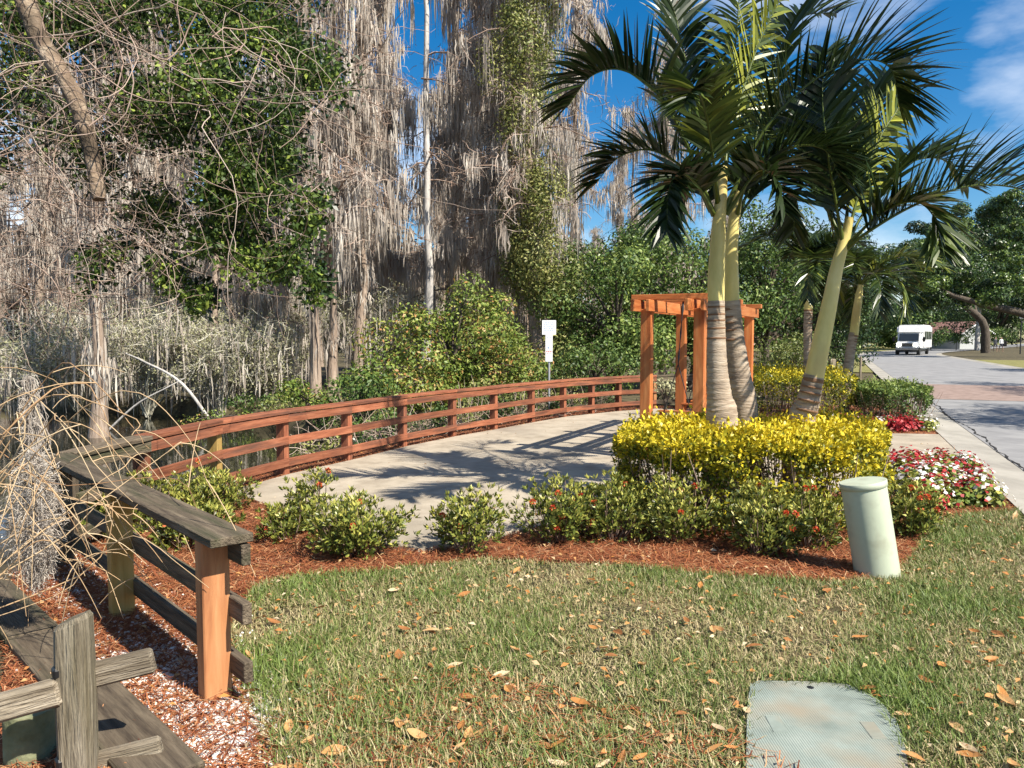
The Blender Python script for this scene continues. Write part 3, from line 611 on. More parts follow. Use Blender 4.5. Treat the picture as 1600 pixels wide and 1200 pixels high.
pA = palm('palm_tree', 'taller front trunk of the paired palms with yellow crownshaft in the golden hedge', [(1128, 690), (1128, 660), (1124, 620), (1120, 560), (1119, 470)], 7.0, 7.0,
     [0.155, 0.15, 0.136, 0.112, 0.093, 0.082, 0.074], [(1119, 478), (1119, 440), (1121, 390), (1124, 340), (1127, 305), (1130, 260)], [0.072, 0.077, 0.069, 0.059, 0.052, 0.038], [
    dict(p=[(1112, 330, 0), (1075, 230, -0.15), (1030, 150, -0.3), (975, 110, -0.4), (925, 118, -0.5), (888, 165, -0.5)], leaf_len=0.62, tone=0.35, v_up=0.75),
    dict(p=[(1112, 330, 0), (1075, 270, 0.1), (1020, 235, 0.1), (968, 245, 0.1), (932, 285, 0.1)], leaf_len=0.55, tone=0.3, v_up=0.7),
    dict(p=[(1130, 300, 0), (1140, 180, 0.35), (1150, 60, 0.5), (1160, -70, 0.6)], leaf_len=0.55, tone=0.8, v_up=0.35, upv=(0.3, 1, 0)),
    dict(p=[(1130, 310, 0), (1145, 200, 0.3), (1185, 70, 0.5), (1240, -40, 0.6)], leaf_len=0.6, tone=0.9, v_up=0.3, upv=(-0.6, 0.6, 0.4)),
    dict(p=[(1132, 330, 0), (1190, 210, -0.1), (1265, 130, -0.2), (1340, 95, -0.3), (1390, 105, -0.3), (1405, 165, -0.3)], leaf_len=0.7, tone=0.38, v_up=0.8, nl=66),
    dict(p=[(1115, 335, 0), (1090, 290, -0.4), (1062, 270, -0.6), (1045, 300, -0.8), (1042, 360, -0.9)], leaf_len=0.42, tone=0.25, v_up=0.3),
    dict(p=[(1135, 335, 0), (1185, 265, -0.2), (1240, 230, -0.3), (1290, 235, -0.4), (1312, 280, -0.45)], leaf_len=0.5, tone=0.35, v_up=0.6),
    dict(p=[(1122, 320, 0), (1112, 230, -0.5), (1100, 165, -0.9), (1085, 140, -1.2), (1070, 165, -1.35)], leaf_len=0.42, tone=0.62, v_up=0.4),
    dict(p=[(1124, 320, 0), (1095, 200, 0.5), (1070, 90, 0.9), (1050, 10, 1.2), (1020, -30, 1.4)], leaf_len=0.55, tone=0.35, v_up=0.5),
    dict(p=[(1118, 335, 0), (1100, 300, 0.5), (1080, 285, 1.0), (1062, 310, 1.3)], leaf_len=0.45, tone=0.3),
    ])
pB = palm('palm_tree', 'greyer rear trunk of the paired palms, half hidden behind its neighbour', [(1167, 690), (1164, 650), (1156, 590), (1148, 530), (1143, 470)], 7.3, 7.3,
     [0.128, 0.125, 0.112, 0.097, 0.086, 0.077], [(1143, 482), (1142, 440), (1142, 395), (1146, 350), (1152, 310), (1160, 270)], [0.073, 0.074, 0.065, 0.055, 0.047, 0.035], [
    dict(p=[(1150, 340, 0), (1185, 270, 0.3), (1225, 215, 0.6), (1270, 205, 0.8), (1310, 235, 1.0)], leaf_len=0.55, tone=0.3, v_up=0.6),
    dict(p=[(1150, 335, 0), (1180, 220, 0.5), (1205, 110, 0.9), (1250, 30, 1.2), (1310, 20, 1.4)], leaf_len=0.6, tone=0.45, v_up=0.5),
    dict(p=[(1150, 340, 0), (1165, 290, -0.3), (1190, 265, -0.6), (1215, 285, -0.8), (1225, 330, -0.9)], leaf_len=0.4, tone=0.3),
    dict(p=[(1150, 345, 0), (1185, 300, 0.2), (1240, 275, 0.3), (1285, 300, 0.4), (1300, 350, 0.4)], leaf_len=0.45, tone=0.4)])
pC = palm('palm_tree', 'palm with leaning trunk and long yellow crownshaft right of the pair', [(1243, 690), (1250, 668), (1262, 630), (1272, 585)], 7.1, 7.0,
     [0.138, 0.127, 0.103, 0.087], [(1271, 592), (1280, 550), (1295, 480), (1307, 420), (1318, 380), (1328, 340)], [0.087, 0.083, 0.069, 0.057, 0.048, 0.035], [
    dict(p=[(1318, 385, 0), (1305, 310, -0.1), (1292, 230, -0.2), (1285, 150, -0.2), (1290, 80, -0.1)], leaf_len=0.6, tone=0.3, v_up=0.25, upv=(0.6, 0.7, 0.2)),
    dict(p=[(1320, 390, 0), (1360, 360, -0.2), (1430, 320, -0.4), (1520, 290, -0.5), (1610, 300, -0.6), (1680, 350, -0.6)], leaf_len=0.74, tone=0.45, v_up=0.8, nl=80),
    dict(p=[(1322, 380, 0), (1345, 290, 0.1), (1375, 215, 0.2), (1410, 160, 0.3)], leaf_len=0.5, tone=0.9, v_up=0.2, upv=(-0.5, 0.8, 0.1)),
    dict(p=[(1322, 380, 0), (1365, 310, 0.4), (1420, 255, 0.7), (1475, 250, 0.9), (1510, 290, 1.0)], leaf_len=0.5, tone=0.55, v_up=0.6),
    dict(p=[(1318, 385, 0), (1290, 320, 0.2), (1262, 290, 0.3), (1245, 310, 0.35), (1240, 360, 0.4)], leaf_len=0.42, tone=0.35, v_up=0.4),
    dict(p=[(1322, 385, 0), (1380, 330, -0.3), (1430, 315, -0.5), (1460, 340, -0.6), (1468, 390, -0.7)], leaf_len=0.42, tone=0.62, v_up=0.4),
    dict(p=[(1320, 380, 0), (1330, 260, 0.6), (1345, 180, 1.0), (1390, 130, 1.3), (1440, 140, 1.5)], leaf_len=0.6, tone=0.4, v_up=0.6),
    dict(p=[(1316, 385, 0), (1285, 280, 0.6), (1262, 205, 1.0), (1235, 170, 1.3), (1205, 190, 1.5)], leaf_len=0.5, tone=0.3, v_up=0.6),
    ])
for (tp, sh, yy, lb, sd, tn) in [
    ([(1263, 600), (1263, 560), (1262, 520), (1263, 480)], [(1263, 484), (1263, 455), (1263, 435), (1264, 425)], 16.6, 'slim young palm with a rusty hanging frond behind the leaning palm', 5, 0.55),
    ([(1318, 600), (1326, 570), (1332, 530), (1334, 520)], [(1334, 524), (1338, 490), (1342, 462), (1345, 445)], 16.2, 'small palm with leaning pale trunk in the rear hedge nearest the road', 9, 0.6)]:
    r_ = palm('palm_tree', lb, tp, yy, yy, [0.11, 0.1, 0.09, 0.085], sh, [0.09, 0.085, 0.075, 0.05], [])
    cxy = sh[-1]
    for pts in fan(cxy[0], cxy[1], 12, 1.75, sd, yy, 25, 80): frond(r_, pts, leaf_len=0.5, tone=tn + rnd.uniform(-0.2, 0.2), v_up=0.35, nl=40, width=0.042)

# ================================================================== SHRUBS AND HEDGES
def blob_leaves(g, lobes, per, size, tone=0.5, spread=0.25, up=0.35, ratio=0.5, inner=0.55):
    for c_, rad in lobes:
        n_ = int(per * rad[0] * rad[1] ** 0.5 * rad[2] ** 0.5 * (1 / max(rad) ** 0.0)) if per > 0 else int(-per)
        d = rand_dirs(n_); rr2 = inner + (1 - inner) * rng.random((n_, 1)) ** 0.6
        P = np.array(c_) + d * rr2 * np.array(rad)
        Nn = norm(d + np.array([0, 0, up]) + rng.normal(0, 0.5, (n_, 3)))
        A = norm(np.cross(Nn, rand_dirs(n_)) + np.array([0, 0, -0.15]))
        sz = size * rng.uniform(0.6, 1.25, n_)
        lt = tone + rng.normal(0, 0.12)
        add_leaves(g, P, A, Nn, sz, sz * ratio, np.clip(lt + rng.normal(0, spread, n_), 0, 1))
def ixora(loc, rad, h, label, flowers=3, stems=26, seed=0, dark=0.0):
    r_ = np.random.default_rng(seed + 100)
    root = empty('ixora_shrub', (loc[0], loc[1], 0), label, 'shrub', 'low flowering shrubs along the mulch bed')
    g = Geo(); gs = Geo(); tips = []
    for i in range(stems):
        az = r_.random() * 6.283; k = r_.random() ** 0.6; hh = h * r_.uniform(0.55, 1.0) * (1 - 0.35 * k)
        tip = np.array([loc[0] + math.cos(az) * rad * k, loc[1] + math.sin(az) * rad * k, hh]); b0_ = np.array([loc[0] + math.cos(az) * rad * 0.2 * k, loc[1] + math.sin(az) * rad * 0.2 * k, -0.02])
        u = np.linspace(0, 1, 5)[:, None]; P = b0_ * (1 - u) + tip * u + np.array([math.cos(az), math.sin(az), 0]) * np.sin(u * 3.14) * 0.03
        add_tubes(gs, P[None], np.linspace(0.006, 0.003, 5)[None], 4, 0.3)
        for j in range(17):
            t_ = P[int(r_.integers(2, 5))] + r_.normal(0, 0.045, 3) * np.array([1.2, 1.2, 1]); t_[2] = max(t_[2], 0.05); tips.append(t_)
    tips = np.array(tips)
    ctr = np.array([loc[0], loc[1], h * 0.3]); n_ = len(tips)
    for j in range(8):
        out = norm(tips - ctr + np.array([0, 0, 0.1])); az = norm(r_.normal(size=(n_, 3)))
        A = norm(out * 0.8 + az * 0.75 + np.array([0, 0, 0.35])); Nn = norm(np.cross(A, np.cross(out, A)) + r_.normal(0, 0.2, (n_, 3)))
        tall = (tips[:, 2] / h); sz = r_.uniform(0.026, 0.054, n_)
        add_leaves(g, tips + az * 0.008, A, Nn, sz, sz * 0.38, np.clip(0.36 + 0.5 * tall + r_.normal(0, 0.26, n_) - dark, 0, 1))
    link('stems', gs.mesh('stems'), 'twig', root)
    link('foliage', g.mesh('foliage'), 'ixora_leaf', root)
    best = tips[np.argsort(-(tips[:, 2] - (tips[:, 1] - loc[1]) * 0.8 + r_.normal(0, 0.15, n_)))][:40]
    for f_ in range(flowers):
        q = best[int(r_.integers(0, 40))] + np.array([0, -0.01, 0.025]); gf = Geo(); d = norm(r_.normal(size=(34, 3)) + np.array([0, -0.3, 0.8]))
        add_leaves(gf, q + d * 0.012, d + r_.normal(0, 0.3, (34, 3)), norm(r_.normal(size=(34, 3))), 0.02, 0.014, r_.random(34))
        link('flower', gf.mesh('flower'), 'red_petal', root)
    return root
SH = [(560, 872, 0.3, 0.46, 'round bushy yellow-green shrub, largest one in front of the open path', 3, 34),
      (452, 850, 0.16, 0.34, 'thin spindly shrub left of the round bushy one in the mulch', 1, 9),
      (492, 838, 0.15, 0.5, 'taller sparse shrub with one red bloom behind the spindly one', 2, 10),
      (730, 868, 0.21, 0.46, 'lone upright yellow-green shrub in the middle of the path edge', 2, 20),
      (872, 850, 0.26, 0.52, 'twiggy shrub crowned with orange-red blooms', 9, 26),
      (958, 850, 0.25, 0.5, 'dark leggy shrub just right of the orange-flowered one', 2, 22),
      (1052, 850, 0.27, 0.48, 'green shrub under the left end of the golden hedge', 3, 26),
      (1185, 872, 0.24, 0.48, 'low shrub with bare twigs in front of the golden hedge gap', 4, 26),
      (1262, 862, 0.24, 0.44, 'shrub between the gap in the golden hedge and the green pedestal', 4, 24),
      (1418, 842, 0.2, 0.42, 'shrub with orange blooms just right of the green pedestal', 6, 20),
      (330, 808, 0.3, 0.42, 'leafy shrub behind the end of the short grey railing', 2, 28),
      (300, 862, 0.26, 0.36, 'low shrub seen through the rails of the short grey railing', 2, 24),
      (215, 832, 0.26, 0.45, 'shaded shrub behind the second post of the short grey railing', 1, 24),
      (140, 850, 0.24, 0.4, 'small shrub by the corner of the two railings', 0, 18)]
for i, (px, py, rd, h, lb, fl, stm) in enumerate(SH):
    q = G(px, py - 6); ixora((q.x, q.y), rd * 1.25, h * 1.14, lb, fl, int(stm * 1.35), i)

def hedge(name, poly, top, label, mat, n_top, n_side, size, tone_top, tone_low, group=None, ragged=0.05, low=0.1, edge_n=None):
    P0 = np.array(poly); c_ = P0.mean(0); root = empty(name, (c_[0], c_[1], 0), label, 'hedge', group)
    g = Geo()
    S = sample_poly(poly, n_top); ed_ = edge_dist(poly, S[:, 0], S[:, 1])
    bump_ = 0.04 * np.sin(S[:, 0] * 5.3) * np.sin(S[:, 1] * 4.7) + 0.03 * np.sin(S[:, 0] * 13 + S[:, 1] * 9)
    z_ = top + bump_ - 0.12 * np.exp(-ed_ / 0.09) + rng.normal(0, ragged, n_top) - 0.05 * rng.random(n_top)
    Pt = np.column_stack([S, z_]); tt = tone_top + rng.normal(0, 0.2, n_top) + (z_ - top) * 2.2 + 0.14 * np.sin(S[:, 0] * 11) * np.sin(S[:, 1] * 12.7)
    # sides: along the boundary
    seg = np.roll(P0, -1, 0) - P0; ln = np.linalg.norm(seg, axis=1); pick = rng.choice(len(P0), n_side, p=ln / ln.sum()); u = rng.random((n_side, 1))
    Q = P0[pick] + seg[pick] * u; out = np.column_stack([seg[pick][:, 1], -seg[pick][:, 0]]); out = norm(out)
    area = np.sum(P0[:, 0] * np.roll(P0[:, 1], -1) - np.roll(P0[:, 0], -1) * P0[:, 1]);  out = out if area > 0 else -out
    zz = low + (top - low) * rng.random(n_side) ** 0.75
    wav = 0.07 * np.sin(Q[:, 0] * 7 + zz * 6) * np.sin(Q[:, 1] * 6.1 + zz * 9)
    Q = Q + out * (wav - np.abs(rng.normal(0, 0.07, n_side)))[:, None]
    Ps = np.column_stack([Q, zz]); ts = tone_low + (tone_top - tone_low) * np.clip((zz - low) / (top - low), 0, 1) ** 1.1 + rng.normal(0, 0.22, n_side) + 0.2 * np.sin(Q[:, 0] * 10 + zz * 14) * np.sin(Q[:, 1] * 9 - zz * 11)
    hole = np.sin(Q[:, 0] * 9.1 + 1) * np.sin(Q[:, 1] * 8.3) + np.sin(zz * 17 + Q[:, 0] * 5) * 0.8; kp = (rng.random(n_side) > np.clip(0.3 + 0.62 * hole, 0, 0.96)) | (zz > top - 0.1)
    Ps = Ps[kp]; ts = ts[kp]; out = out[kp]; n_side = len(Ps)
    P = np.concatenate([Pt, Ps]); n_ = len(P); O3 = np.concatenate([np.tile([0, 0, 1.0], (n_top, 1)), np.column_stack([out, np.full(n_side, 0.35)])])
    A = norm(O3 * 0.7 + rng.normal(0, 0.6, (n_, 3))); Nn = norm(O3 + rng.normal(0, 0.55, (n_, 3))); sz = size * rng.uniform(0.45, 1.35, n_)
    add_leaves(g, P, A, Nn, sz, sz * rng.uniform(0.35, 0.6, n_), np.clip(np.concatenate([tt, ts]), 0, 1), 0.25)
    link('foliage', g.mesh('foliage'), mat, root)
    gs = Geo(); B = sample_poly(poly, 170); ns = len(B); u = np.linspace(0, 1, 5)
    lean = rng.normal(0, 0.12, (ns, 2)); Pp = np.zeros((ns, 5, 3)); Pp[..., 0] = B[:, :1] + lean[:, :1] * u; Pp[..., 1] = B[:, 1:] + lean[:, 1:] * u; Pp[..., 2] = -0.02 + u * (top - 0.05)
    add_tubes(gs, Pp, np.tile(np.linspace(0.009, 0.003, 5), (ns, 1)), 4, rng.random(ns) * 0.6); link('stems', gs.mesh('stems'), 'twig', root)
    return root
HEDGE = [(1.0, 6.75), (1.25, 6.4), (1.7, 6.2), (2.3, 6.14), (2.75, 6.2), (3.12, 6.5), (3.45, 7.0), (3.7, 7.6), (3.3, 7.9), (2.2, 7.95), (1.25, 7.8), (1.02, 7.4)]
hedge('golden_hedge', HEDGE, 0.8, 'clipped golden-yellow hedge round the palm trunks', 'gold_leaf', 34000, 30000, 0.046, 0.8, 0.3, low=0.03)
HR = [(5.05, 15.4), (5.6, 14.9), (6.4, 15.0), (7.0, 15.6), (7.5, 17.0), (7.6, 18.6), (5.6, 18.4), (5.0, 17.0)]
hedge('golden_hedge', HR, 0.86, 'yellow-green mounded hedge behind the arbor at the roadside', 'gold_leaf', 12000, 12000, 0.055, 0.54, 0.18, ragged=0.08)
HD = [(7.15, 14.6), (8.1, 14.9), (8.6, 15.8), (8.3, 16.9), (7.5, 16.7), (7.0, 15.4)]
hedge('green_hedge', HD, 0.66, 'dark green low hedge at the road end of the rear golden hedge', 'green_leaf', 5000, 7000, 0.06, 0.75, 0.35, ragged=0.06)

def bedding(loc, kind, label, group, s=1.0, seed=0):
    r_ = np.random.default_rng(seed + 900); root = empty('bedding_plant', (loc[0], loc[1], 0), label, 'flower', group)
    g = Geo(); n_ = 130; d = norm(r_.normal(size=(n_, 3)) + np.array([0, 0, 0.6])); d[:, 2] = np.abs(d[:, 2]); P = np.array([loc[0], loc[1], 0.03]) + d * np.array([0.13, 0.13, 0.13]) * s * r_.uniform(0.5, 1, (n_, 1))
    Nn = norm(d + np.array([0, 0, 0.5]) + r_.normal(0, 0.4, (n_, 3))); A = norm(np.cross(Nn, r_.normal(size=(n_, 3))))
    sz = r_.uniform(0.035, 0.065, n_) * s
    if kind == 'red':
        add_leaves(g, P, A, Nn, sz, sz * 0.75, r_.random(n_)); link('foliage', g.mesh('foliage'), 'crimson', root)
    else:
        add_leaves(g, P, A, Nn, sz, sz * 0.7, np.clip(r_.normal(0.62, 0.2, n_), 0, 1)); link('foliage', g.mesh('foliage'), 'bright_leaf' if kind == 'mix' else 'ixora_leaf', root)
    gf = Geo(); k = 17 if kind != 'red' else 9; d = norm(r_.normal(size=(k, 3)) + np.array([0, -0.2, 1.0])); d[:, 2] = np.abs(d[:, 2]) * 0.9 + 0.2; P = np.array([loc[0], loc[1], 0.04]) + d * 0.145 * s
    add_leaves(gf, P, norm(np.cross(d, r_.normal(size=(k, 3)))), d, 0.036 * s, 0.034 * s, r_.random(k)); link('petals', gf.mesh('petals'), 'white_petal' if kind == 'white' else 'crimson', root)
    return root
NB = [(3.85, 7.2), (4.3, 8.2), (4.75, 9.5), (5.1, 9.75), (5.72, 9.65), (5.3, 8.75), (4.75, 7.45)]
pts = []; tries = 0
while len(pts) < 52 and tries < 3000:
    tries += 1; q = sample_poly(NB, 1)[0]
    if all((q[0] - a_) ** 2 + (q[1] - b_) ** 2 > 0.17 ** 2 for a_, b_ in pts): pts.append((q[0], q[1]))
for i, q in enumerate(pts):
    k = ['white', 'red', 'white', 'mix', 'white', 'mix', 'mix'][i % 7]
    bedding(q, k, {'white': 'white-flowered bedding plant in the flower bed right of the pedestal', 'red': 'crimson-leaved bedding plant in the flower bed right of the pedestal', 'mix': 'green bedding plant with red blooms in the flower bed right of the pedestal'}[k], {'white': 'white bedding plants beside the pedestal', 'red': 'crimson bedding plants beside the pedestal', 'mix': 'green bedding plants beside the pedestal'}[k], rnd.uniform(1.15, 1.6), i)
FB = [(5.6, 13.6), (6.2, 13.3), (7.3, 13.3), (7.9, 14.3), (7.0, 14.5), (5.8, 14.7)]
pts = []; tries = 0
while len(pts) < 26 and tries < 3000:
    tries += 1; q = sample_poly(FB, 1)[0]
    if all((q[0] - a_) ** 2 + (q[1] - b_) ** 2 > 0.24 ** 2 for a_, b_ in pts): pts.append((q[0], q[1]))
for i, q in enumerate(pts):
    k = ['white', 'red', 'mix'][i % 3]
    bedding(q, k, {'white': 'white-flowered bedding plant in front of the rear golden hedge', 'red': 'crimson-leaved bedding plant in front of the rear golden hedge', 'mix': 'green bedding plant with red blooms before the rear golden hedge'}[k], {'white': 'white bedding plants by the rear hedge', 'red': 'crimson bedding plants by the rear hedge', 'mix': 'green bedding plants by the rear hedge'}[k], rnd.uniform(1.1, 1.5), 60 + i)

exec_trees = True
# ================================================================== TREES
def cypress(seed, h, r0, n_br, moss, twigs, bark='bark', bare_to=0.3, wid=1.0, vine=0):
    """a bald cypress at the origin: trunk, branches, moss (and vines)"""
    g_ = np.random.default_rng(seed)
    root = empty('cypress_tree', (0, 0, 0)); root['category'] = 'tree'
    K = 14; u = np.linspace(0, 1, K); w = np.cumsum(g_.normal(0, 0.05, (K, 2)), 0) * h / 14; w -= w[0]
    C = np.column_stack([w, u * h - 0.6]); rad = r0 * (1 - 0.78 * u) + r0 * 0.9 * np.exp(-u * h / 0.9)
    tube_obj('trunk', C, rad, bark, root, 10)
    gb = Geo(); gm = Geo(); pts = []
    for i in range(n_br):
        t_ = bare_to + (0.99 - bare_to) * g_.random(); az = g_.random() * 6.283; L_ = wid * (0.7 + 2.4 * (1 - t_) * g_.random() + 0.8 * g_.random())
        b0_ = np.array([np.interp(t_, u, C[:, k]) for k in range(3)]); k5 = np.linspace(0, 1, 6)
        up = g_.uniform(-0.15, 0.5); hd = np.array([math.cos(az), math.sin(az), 0])
        P = b0_ + hd * (k5 * L_)[:, None] + np.array([0, 0, 1]) * ((up * k5 - 0.45 * k5 ** 2) * L_)[:, None] + np.cumsum(g_.normal(0, 0.04, (6, 3)), 0)
        add_tubes(gb, P[None], (np.linspace(0.035, 0.006, 6) * (1.2 - 0.6 * t_))[None], 4, 0.35); pts.append(P)
    pts = np.concatenate([p[1:] for p in pts])
    # fine twigs
    B = pts[g_.integers(0, len(pts), twigs)] + g_.normal(0, 0.12, (twigs, 3)); d = norm(g_.normal(size=(twigs, 3)) * np.array([1, 1, 0.6]) + np.array([0, 0, -0.15])); ln = g_.uniform(0.25, 0.8, twigs) * wid
    k4 = np.linspace(0, 1, 4); P = B[:, None] + d[:, None] * (k4[None, :, None] * ln[:, None, None]); P[..., 2] -= (k4 ** 2)[None] * ln[:, None] * g_.uniform(0, 0.5, (twigs, 1)); P += g_.normal(0, 0.03, P.shape)
    add_ribbons(gb, P, np.tile([0.022, 0.018, 0.014, 0.006], (twigs, 1)), norm(g_.normal(size=(twigs, 3))), np.clip(g_.normal(0.55, 0.25, twigs), 0, 1))
    link('branches', gb.mesh('branches'), 'twig', root)
    # moss tassels
    nt_ = moss; S0 = pts[g_.integers(0, len(pts), nt_)] + g_.normal(0, 0.08, (nt_, 3)); on_trunk = g_.random(nt_) < 0.22
    tt = g_.uniform(0.12, 0.95, nt_); S0[on_trunk] = np.column_stack([np.interp(tt, u, C[:, k]) for k in range(3)])[on_trunk] + g_.normal(0, 0.12, (on_trunk.sum(), 3)) * np.array([1, 1, 0.3])
    nt_ = int(nt_ * 0.62); S0 = S0[:nt_]; ns = 15; S = np.repeat(S0, ns, 0) + g_.normal(0, 0.1, (nt_ * ns, 3)); tl_ = np.repeat(g_.gamma(2.4, 0.24, nt_) + 0.18, ns) * g_.uniform(0.4, 1.1, nt_ * ns); n_ = len(S)
    k5 = np.linspace(0, 1, 5); P = np.repeat(S[:, None], 5, 1); P[..., 2] -= k5[None] * tl_[:, None]; P[..., :2] += np.cumsum(g_.normal(0, 0.022, (n_, 5, 2)), 1)
    W = np.array([0.014, 0.038, 0.034, 0.022, 0.005])[None] * g_.uniform(0.6, 1.3, n_)[:, None]
    a_ = g_.random(n_) * 3.1416; add_ribbons(gm, P, W, np.column_stack([np.cos(a_), np.sin(a_), np.zeros(n_)]), np.clip(np.repeat(g_.normal(0.5, 0.2, nt_), ns) + g_.normal(0, 0.12, n_), 0, 1))
    link('moss', gm.mesh('moss'), 'moss', root)
    if vine:
        gv = Geo(); lob = []
        for i in range(vine):
            t_ = g_.uniform(0.06, 0.8); c_ = np.array([np.interp(t_, u, C[:, k]) for k in range(3)]) + g_.normal(0, 0.45, 3) * np.array([1, 1, 0.2]); s_ = g_.uniform(0.3, 0.8); lob.append((c_, (s_, s_, s_ * 1.5)))
        blob_leaves(gv, lob, 1500, 0.11, 0.6, 0.25, ratio=0.45, inner=0.35); link('vines', gv.mesh('vines'), 'vine_leaf', root)
    return root
used = {}
def place(root, loc, rz, s, label, group):
    if root.name not in used:
        used[root.name] = 1; root.location = loc; root.rotation_euler = (0, 0, rz); root.scale = (s, s, s); root['label'] = label; root['group'] = group
        return root
    return copy_tree(root, loc, rz, s, label, group)
CV = [cypress(11, 17, 0.15, 60, 480, 1300, wid=0.8), cypress(12, 15, 0.14, 50, 520, 1000, wid=0.75), cypress(13, 19, 0.17, 70, 600, 1500, wid=0.85), cypress(14, 14, 0.11, 42, 260, 1400, wid=0.8), cypress(15, 16, 0.13, 55, 640, 800, bare_to=0.15, wid=0.75)]
bare_c = cypress(16, 20, 0.14, 26, 30, 260, 'pale_bark', 0.35, 0.8)
vine_c = cypress(17, 18, 0.26, 52, 380, 1600, vine=60)
FRONT = [  # pixel x, depth, variant, scale, label
    (150, 16.6, 1, 0.95, 'cypress with flared pale foot standing in the pond at far left'),
    (335, 21, 3, 1.0, 'slim mossy cypress above the fallen pale branch'),
    (497, 20, 0, 0.95, 'pale cypress trunk left of three by the pond bank'),
    (528, 20.8, 3, 1.1, 'slender pale cypress, middle of three by the pond bank'),
    (556, 22, 2, 0.95, 'tall mossy cypress, right of three by the pond bank'),
    (606, 27, 1, 1.1, 'dark mossy cypress left of the white bare trunk'),
    (705, 27, 4, 1.05, 'heavily draped cypress right of the white bare trunk'),
    (768, 25, 0, 1.0, 'reddish cypress trunk of a close pair above the big bush'),
    (782, 26.5, 2, 0.95, 'rear cypress of the close pair above the big bush'),
    (808, 24, 4, 0.9, 'curved cypress trunk rising from the right of the big bush'),
    (430, 25, 4, 1.0, 'grey draped cypress behind the leafy overhanging tree'),
    (240, 27, 2, 1.0, 'cypress trunk behind the grey lichen shrubs'),
    (60, 24, 0, 1.05, 'mossy cypress near the left frame edge beyond the pond'),
    (895, 30, 1, 1.05, 'mossy cypress just right of the vine-clad tree'),
    (1035, 33, 2, 0.9, 'cypress rising behind the green thicket and palm fronds'),
    (612, 33, 3, 1.05, 'slim dark cypress showing in the sky gap left of the white bare trunk'),
    (690, 31, 3, 0.95, 'slim cypress close to the right of the white bare trunk'),
    (724, 36, 0, 0.9, 'tall cypress in the sky gap left of the vine-clad tree'),
    (985, 38, 3, 1.0, 'thin cypress showing between the left palm fronds')]
for k, (px, dep, v, s, lb) in enumerate(FRONT):
    q = D(px, 600, dep); place(CV[v], (q.x, q.y, -0.35), k * 1.7, s, lb, 'bare cypresses round the pond')
q = D(661, 600, 23.5); place(bare_c, (q.x, q.y, -0.3), 0.4, 1.0, 'thin white bare trunk standing straight up without moss', 'bare cypresses round the pond')
q = D(846, 600, 23.0); place(vine_c, (q.x, q.y, -0.3), 0.0, 1.0, 'big cypress clad in yellow-green vines and hanging moss', 'bare cypresses round the pond')
rb = random.Random(21); cnt = 0
while cnt < 58:
    dep = rb.uniform(27, 75); px = rb.uniform(-250, 1180)
    if 590 < px < 735 and rb.random() < 0.55: continue
    if px > 880 and (dep < 38 or rb.random() < 0.45): continue
    q = D(px, 600, dep); sc_ = rb.uniform(0.75, 1.1) * (0.86 if 590 < px < 735 else 1)
    place(CV[rb.randrange(5)], (q.x, q.y, -0.2), rb.uniform(0, 6.28), sc_, 'grey moss-draped cypress ' + ('deep in the wood ' if dep > 48 else 'in the second row ') + ('beyond the left edge of the pond' if px < 120 else 'behind the overhanging leafy tree' if px < 440 else 'behind the three pale trunks' if px < 600 else 'behind the white bare trunk' if px < 740 else 'behind the vine-clad tree' if px < 900 else 'behind the palms and green thicket'), 'cypresses deep in the swamp wood'); cnt += 1

def leafy_tree(name, loc, trunk_pts, trunk_r, lobes, per, size, mat, label, cat='tree', group=None, tone=0.5, bark='dark_bark', ratio=0.5, inner=0.5, spread=0.22):
    root = empty(name, loc, label, cat, group); g = Geo(); blob_leaves(g, lobes, per, size, tone, spread, ratio=ratio, inner=inner)
    link('crown' if cat == 'tree' else 'foliage', g.mesh('foliage'), mat, root)
    gt = Geo()
    if len(trunk_pts):
        C = bez(trunk_pts, 12); add_tubes(gt, C[None], np.linspace(trunk_r, trunk_r * 0.5, 12)[None], 8)
        if cat == 'tree':
            link('trunk', gt.mesh('trunk', True), bark, root); gt = Geo()
        st = C[-1]
        for c_, rad in lobes:
            c_ = np.array(c_); k = C[np.argmin(np.linalg.norm(C - c_ * np.array([1, 1, 0.5]), axis=1))]; mid = (k + c_) / 2 + np.array([0, 0, 0.12 * np.linalg.norm(c_ - k)])
            P = bez([k, mid, c_], 6); add_tubes(gt, P[None], np.linspace(trunk_r * 0.4, trunk_r * 0.1, 6)[None], 5)
        link('limbs' if cat == 'tree' else 'stems', gt.mesh('limbs', True), bark, root)
    return root
def lobes_in(center, rad, n_, s, seed, flat=0.8, low=-1):
    g_ = np.random.default_rng(seed); out = []
    while len(out) < n_:
        d = g_.normal(size=3); d /= np.linalg.norm(d); r_ = g_.uniform(0.45, 0.95)
        if d[2] < low: continue
        k = s * g_.uniform(0.65, 1.25); out.append((np.array(center) + d * r_ * np.array(rad), (k, k, k * flat)))
    return out
